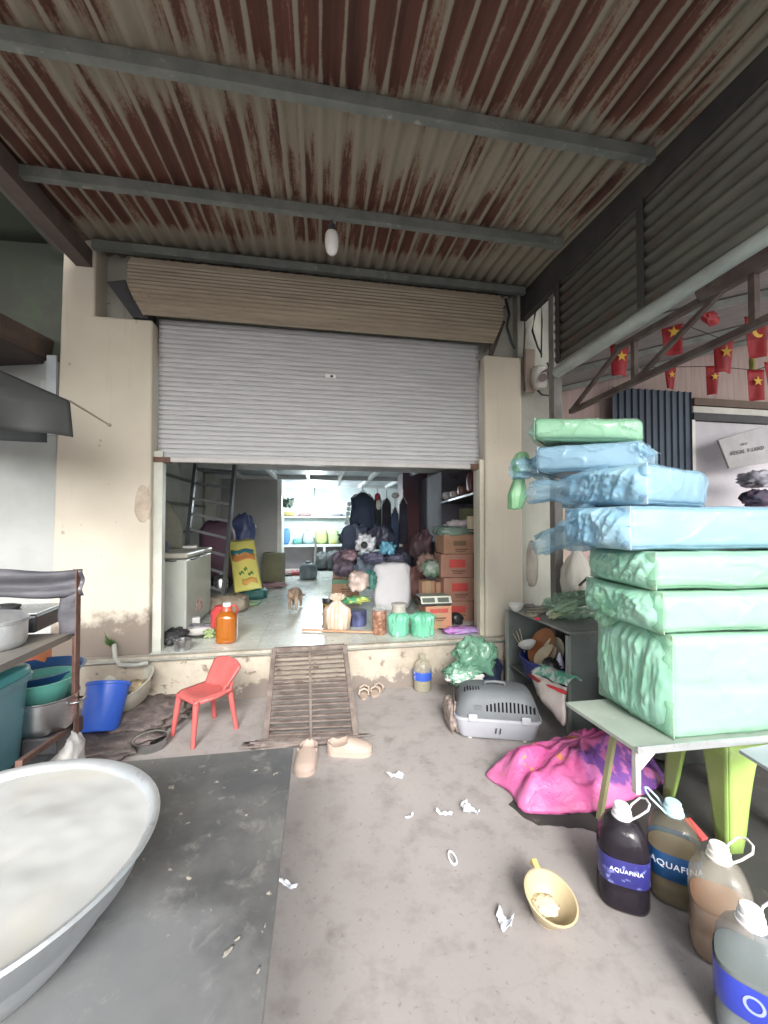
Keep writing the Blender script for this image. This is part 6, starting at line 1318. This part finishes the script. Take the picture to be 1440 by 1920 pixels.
b = B(); b.lump(F_(668, 1165) + Vector((0, .12, .16)), (.26, .16, .07), amp=.7, freq=3, sd=3); b.build('green_packets', mat('gpk', (.1,.4,.2), (.55,.6,.15), scale=12, lo=.48, hi=.54, rough=.3), smooth=180, label='green and yellow snack packets on the dark tin', cat='packets')
jb_ = thing('brown_jar', 'clear jar of brown snacks beside the mint bags', 'jar', F_(711, 1188)); c = F_(711, 1188)
b = B(); b.lathe([(.06, 0), (.066, .01), (.066, .2), (.06, .215), (.001, .216)], c, 28); b.build('contents', mat('nuts', (.2,.09,.05), (.36,.2,.14), scale=30, lo=.45, hi=.55, rough=.35, bump=.6), jb_, smooth=40)
b = B(); b.lathe([(.058, .217), (.064, .22), (.064, .24), (.001, .241)], c, 28); b.build('lid', M['clear'], jb_, smooth=40)
mb = film('mint_bag', (.25,.72,.5), .62, .15)
for i, (u, v, r, lab) in enumerate(((748, 1190, .085, 'left mint green bag of trays on the step, with a jar lid on it'), (792, 1190, .1, 'right mint green bag of trays, next to the printed carton'))):
    c = F_(u, v); t = thing('mint_bag', lab, 'bag', c, 'mint green bags on the step')
    b = B(); b.lathe([(r*.85, .002), (r*.9, .02), (r*.9, .11), (.001, .112)], c, 28); b.build('trays', mat('mt%d' % i, (.4,.66,.54), rough=.5), t, smooth=40)
    b = B(); b.lathe([(r*.92, .0), (r*1.03, .02), (r, .13), (r*1.1, .17), (r*.6, .2)], c, 56, folds=.4, freq=4, sd=i * 4); b.crumple(.005, 22, i); b.build('film', mb, t, smooth=180)
b = B(); b.lathe([(.065, .0), (.068, .01), (.06, .06), (.07, .065), (.07, .085), (.001, .09)], F_(750, 1190) + Vector((0, .05, .19)), 28); b.build('clear_tub', mat('ctub', (.45,.42,.38), (.4,.4,.34), scale=9, rough=.25), smooth=40, label='round clear tub with grey lid above the left mint bag', cat='tub')
# printed carton and scale
pr_c = F_(822, 1180) + Vector((.0, .12, 0)); carton(pr_c, (.26, .24, .22), R(3), mat('cartonorange', (.55,.28,.18), (.5,.25,.16), rough=.8), 'orange printed carton carrying the weighing scale', band=((.5,.1,.08), .8, .18, .7))
sc = thing('weighing_scale', 'flat pale green weighing scale with grey display on the printed carton', 'scale', pr_c + Vector((0, 0, .222)))
k0 = pr_c + Vector((-.02, -.02, .224))
b = B(); b.box(k0 + Vector((0, 0, .02)), (.3, .22, .035), rx=R(0)); b.build('base', M['dark'], sc, bevel=.006)
b = B(); b.box(k0 + Vector((0, -.095, .055)), (.3, .012, .075), rx=R(-35)); b.build('panel', mat('scp', (.66,.7,.6), rough=.4), sc, bevel=.003)
for s_ in (-1, 1): b = B(); b.box(k0 + Vector((s_ * .072 - .005, -.103, .053)), (.12 if s_ < 0 else .11, .012, .045), rx=R(-35)); b.build('display', mat('scd%d' % s_, (.14,.16,.14), rough=.3), sc)
b = B(); b.box(k0 + Vector((0, .02, .075)), (.3, .2, .012)); b.build('platform', mat('scpl', (.25,.28,.24), rough=.4), sc, bevel=.004)
for i, (a, q_, lab) in enumerate((((800, 1120), (.14, .14, .16), 'small brown carton standing behind the scale, left'), ((828, 1118), (.17, .16, .14), 'small brown carton behind the scale, right'))):
    c = F_(*a) + Vector((0, .5, 0)); c = P(a[0], a[1] - 18, 4.4); carton(c + Vector((0, 0, -.08)), q_, 0, M['card'], lab, tape=True)
b = B(); b.lump(F_(806, 1140) + Vector((.02, .25, 0)), (.34, .25, .26), e=5, amp=.05); b.build('stool_crate', mat('stc', (.25,.17,.12), rough=.8), smooth=40, label='brown crate standing behind the scale carton', cat='crate')
b = B(); b.lump(P(810, 1082, 4.35), (.2, .16, .17), amp=.5, freq=3, sd=5); b.build('clear_bag', mat('clb', (.33,.37,.33), (.12,.26,.16), scale=9, rough=.25, bump=.5), smooth=180, label='grey green clear bag on the small cartons', cat='bag')
# tall stack of printed cartons at right
c = F_(862, 1166) + Vector((.0, .2, 0)); cr_ = mat('carton_red', (.4,.22,.16), (.34,.18,.13), scale=3, rough=.85)
hs = (.2, .24, .24, .2); zz = 0
labs = ('bottom carton of the tall right stack', 'second carton from the bottom of the tall right stack', 'third carton up the tall right stack, with a red label', 'top carton of the tall right stack with a dark oval mark')
for i, h_ in enumerate(hs):
    carton(c + Vector((.02 * (i % 2), 0, zz)), (.34, .32, h_), R(-4 + 3 * (i % 2)), cr_ if i < 3 else M['card'], labs[i], band=((.55,.07,.06), .6, .34, .5) if i < 3 else ((.2,.13,.08), .55, .25, .4), tape=False); zz += h_ + .003
b = B(); b.lump(c + Vector((0, 0, zz - .02)), (.36, .34, .1), amp=.3, sd=2, e=4); b.build('film_cover', film('fcov', (.35,.5,.42), .55, .2), smooth=180, label='greenish film covering the tall right carton stack', cat='plastic film')
# right shelf with tube rail and goods
sh_ = thing('wall_shelf', 'dark wall shelf with bright steel edge near the right jamb', 'shelf', P(860, 940, 4.3))
p_, q_ = P(826, 943, 4.9), P(893, 924, 4.0); b = B(); b.bar(p_, q_, .02, .02); b.build('steel_edge', mat('sedge', (.75,.78,.82), rough=.25, metal=.6), sh_)
b = B(); b.prism([p_ + Vector((.01, 0, -.01)), q_ + Vector((.01, 0, -.01)), q_ + Vector((.5, .1, -.01)), p_ + Vector((.4, .1, -.01))], .015); b.build('board', M['dark'], sh_)
for i, (u, v, d, w_, h_, col, lab) in enumerate(((832, 939, 4.8, .12, .1, (.5,.5,.5), 'pale jar at the far end of the wall shelf'), (846, 936, 4.6, .12, .09, (.35,.3,.28), 'grey jar in the middle of the wall shelf'), (862, 932, 4.45, .14, .12, (.16,.08,.07), 'brown packet on the wall shelf'), (880, 926, 4.25, .15, .22, (.14,.05,.05), 'tall maroon box at the near end of the wall shelf'))):
    c = P(u, v, d) + Vector((.06, .02, .01)); b = B(); b.lump(c, (w_, .1, h_), e=4, amp=.1, sd=i); b.build('shelf_item', mat('shi%d' % i, col, rough=.4), smooth=180, label=lab, cat='jar' if i < 2 else 'packet')
b = B(); b.span((1.5, 4.9, ZF), (2.1, 6.8, 2.0)); b.build('dark_rack', mat('drack', (.09,.1,.13), (.14,.12,.15), scale=5, rough=.7, c3=(.04,.04,.05), s3=6), label='tall dark loaded rack along the right inner wall', cat='rack')
b = B(); b.box(P(880, 975, 4.5) + Vector((.1, .1, -.02)), (.3, .2, .3)); b.build('olive_carton', mat('olc', (.16,.17,.09), rough=.8), bevel=.005, label='olive green box under the wall shelf', cat='box')
b = B(); b.prism([P(852, 995, 4.5), P(896, 998, 4.1), P(896, 998, 4.1) + Vector((.4, .15, 0)), P(852, 995, 4.5) + Vector((.4, .1, 0))], .015); b.build('lower_board', mat('lbd', (.35,.3,.26), rough=.6), label='lower board under the wall shelf beside the jamb', cat='board')
b = B(); b.lump(P(862, 990, 4.35), (.26, .16, .08), amp=.8, freq=4, sd=2); b.build('white_scraps', mat('wsc', (.55,.5,.52), (.4,.36,.38), scale=20, rough=.5), smooth=180, label='crumpled white packaging on the lower board', cat='packaging')
b = B(); b.box(P(884, 980, 4.15) + Vector((.02, 0, .0)), (.1, .1, .13)); b.build('cream_box', mat('crb', (.6,.52,.36), rough=.6), bevel=.004, label='small cream box on the lower board by the jamb', cat='box')
# purple plastic and black bag at threshold right
b = B(); b.lump(F_(866, 1186), (.34, .16, .05), amp=.7, freq=4, sd=6); b.build('purple_bag', mat('purp', (.5,.2,.55), (.4,.3,.55), scale=9, rough=.35), smooth=180, label='purple plastic bag lying on the right end of the step', cat='bag')
b = B(); b.lump(F_(858, 1172) + Vector((0, .04, 0)), (.13, .12, .11), amp=.3, sd=3); b.build('black_bundle', M['black_plastic'], smooth=180, label='small black bundle before the tall carton stack', cat='bundle')
# wooden stick
b = B(); b.bar(F_(566, 1184) + Vector((0,0,.015)), F_(716, 1190) + Vector((0,0,.02)), .028, .02); b.build('wooden_stick', mat('stick', (.36,.18,.09), (.42,.3,.2), scale=3, rough=.7), bevel=.004, label='brown wooden stick lying along the step edge', cat='stick')
# oil jug (amber)
oj = thing('oil_jug', 'amber cooking oil jug standing on the left of the step', 'jug', F_(424, 1205)); c = F_(425, 1203)
b = B(); prof = [(.075, 0), (.085, .01)]
for i in range(6): z = .03 + i * .028; prof += [(.087, z), (.083, z + .012)]
prof += [(.087, .2), (.08, .23), (.05, .265), (.03, .28), (.03, .3)]
b.lathe(prof, c, 32, sq=3); b.build('bottle', mat('amber_oil', (.46,.15,.015), (.36,.1,.01), scale=2, rough=.12, trans=.25, coat=.6), oj, smooth=40)
b = B(); b.lathe([(.052, .262), (.034, .3), (.034, .302), (.001, .303)], c, 24); b.build('neck', mat('neckr', (.5,.1,.06), rough=.3), oj, smooth=40)
b = B(); b.lathe([(.033, .3), (.033, .33), (.028, .334), (.001, .335)], c, 24); b.build('cap', M['white_plastic'], oj, smooth=40)
b = B(); b.tube([c + Vector((.03, 0, .3)), c + Vector((.07, 0, .31)), c + Vector((.09, 0, .27)), c + Vector((.07, 0, .22))], .009, 8); b.build('handle', M['red_plastic'], oj, smooth=180)
b = B(); b.lathe([(.07, 0), (.08, .02), (.08, .2), (.05, .23), (.05, .25), (.001, .251)], F_(405, 1195) + Vector((0, .14, 0)), 24); b.build('red_canister', M['red_plastic'], smooth=40, label='red plastic canister behind the amber oil jug', cat='canister')
# steel cup and plates left
b = B(); b.lathe([(.055, 0), (.06, .003), (.066, .08), (.07, .082), (.068, .085), (.062, .08), (.055, .01), (.001, .008)], F_(342, 1218), 28, tilt=None); b.build('steel_mug', M['steel'], smooth=40, label='small steel mug on the left corner of the step', cat='mug')
dish(F_(372, 1196) + Vector((0, 0, .03)), .12, .03, M['white_plastic'], 'plate', 'white plate with greens beside the steel mug', 'plate')
b = B(); b.lump(F_(358, 1192) + Vector((.0, .15, 0)), (.42, .22, .06), amp=.6, freq=3, sd=4); b.build('dirty_dishes', mat('ddish', (.12,.12,.15), (.4,.4,.42), scale=9, rough=.4), smooth=180, label='heap of dark trays in front of the freezer', cat='trays')
b = B(); b.lump(F_(320, 1208) + Vector((0, .05, 0)), (.2, .3, .1), amp=.5, freq=3, sd=5); b.build('black_rag', M['dark'], smooth=180, label='black rag at the foot of the left shutter rail', cat='rag')
b = B(); b.lump(F_(393, 1196), (.09, .07, .07), amp=.9, freq=3, sd=5, seg=24); b.build('green_leaves', mat('gleaf', (.2,.32,.1), (.4,.45,.25), scale=9, rough=.6), smooth=180, label='few green leaves left of the oil jug', cat='leaves')
b = B(); b.box(F_(360, 1180) + Vector((0, .02, .06)), (.13, .05, .1), rz=.3, rx=.2); b.build('white_packet', M['white_plastic'], bevel=.01, label='white packet leaning at the freezer foot', cat='packet')

# ================================================================ the cat (one continuous skin), walking towards the camera
def skin(name, joints, edges, m, parent, lv=2):
    me = bpy.data.meshes.new(name); me.from_pydata([j[0] for j in joints], edges, []); o = bpy.data.objects.new(name, me); C.objects.link(o); me.materials.append(m)
    sk = o.modifiers.new('skin', 'SKIN'); sk.use_smooth_shade = True
    lay = me.skin_vertices[0].data if me.skin_vertices else None
    if lay is None:
        bm = bmesh.new(); bm.from_mesh(me); bm.verts.layers.skin.verify(); bm.to_mesh(me); bm.free(); lay = me.skin_vertices[0].data
    for i, j in enumerate(joints): lay[i].radius = (j[1], j[1]); lay[i].use_root = i == 0
    ss = o.modifiers.new('subsurf', 'SUBSURF'); ss.levels = ss.render_levels = lv
    o.parent = parent; return o
cc = F_(551, 1147) + Vector((0, .12, 0))
ct_ = thing('cat', 'ginger and cream cat walking on the tiled shop floor', 'cat', cc, rotz=R(-98))
fur = mat('ginger_fur', (.3,.2,.14), (.46,.36,.27), scale=14, lo=.4, hi=.6, rough=.9, stretch=(3,1,1))
# local +x = forward
J = [((-.12, 0, .2), .058), ((-.04, 0, .205), .06), ((.06, 0, .2), .056), ((.12, 0, .205), .05), ((.165, 0, .215), .034), ((.205, 0, .205), .043), ((.24, 0, .192), .024),
     ((.10, .04, .15), .026), ((.105, .042, .08), .016), ((.12, .042, .015), .015), ((.10, -.04, .15), .026), ((.08, -.042, .08), .016), ((.075, -.042, .015), .015),
     ((-.13, .045, .15), .034), ((-.115, .047, .09), .02), ((-.15, .047, .06), .014), ((-.13, .047, .012), .015), ((-.13, -.045, .15), .034), ((-.13, -.047, .09), .02), ((-.165, -.047, .06), .014), ((-.15, -.047, .012), .015),
     ((-.18, 0, .21), .018), ((-.25, .01, .18), .013), ((-.31, .03, .12), .012), ((-.35, .06, .1), .01)]
E = [(0,1),(1,2),(2,3),(3,4),(4,5),(5,6),(2,7),(7,8),(8,9),(2,10),(10,11),(11,12),(0,13),(13,14),(14,15),(15,16),(0,17),(17,18),(18,19),(19,20),(0,21),(21,22),(22,23),(23,24)]
skin('body', J, E, fur, ct_)
for s_ in (-1, 1):
    b = B(); b.cyl((.2, s_ * .025, .235), (.203, s_ * .034, .27), .016, .002, 8); b.build('ear', fur, ct_, local=True)
    b = B(); b.ball((.238, s_ * .018, .213), .006); b.build('eye', M['dark'], ct_, local=True, smooth=180)
b = B(); b.ball((.263, 0, .196), .006); b.build('nose', mat('nosep', (.35,.15,.13), rough=.5), ct_, local=True, smooth=180)
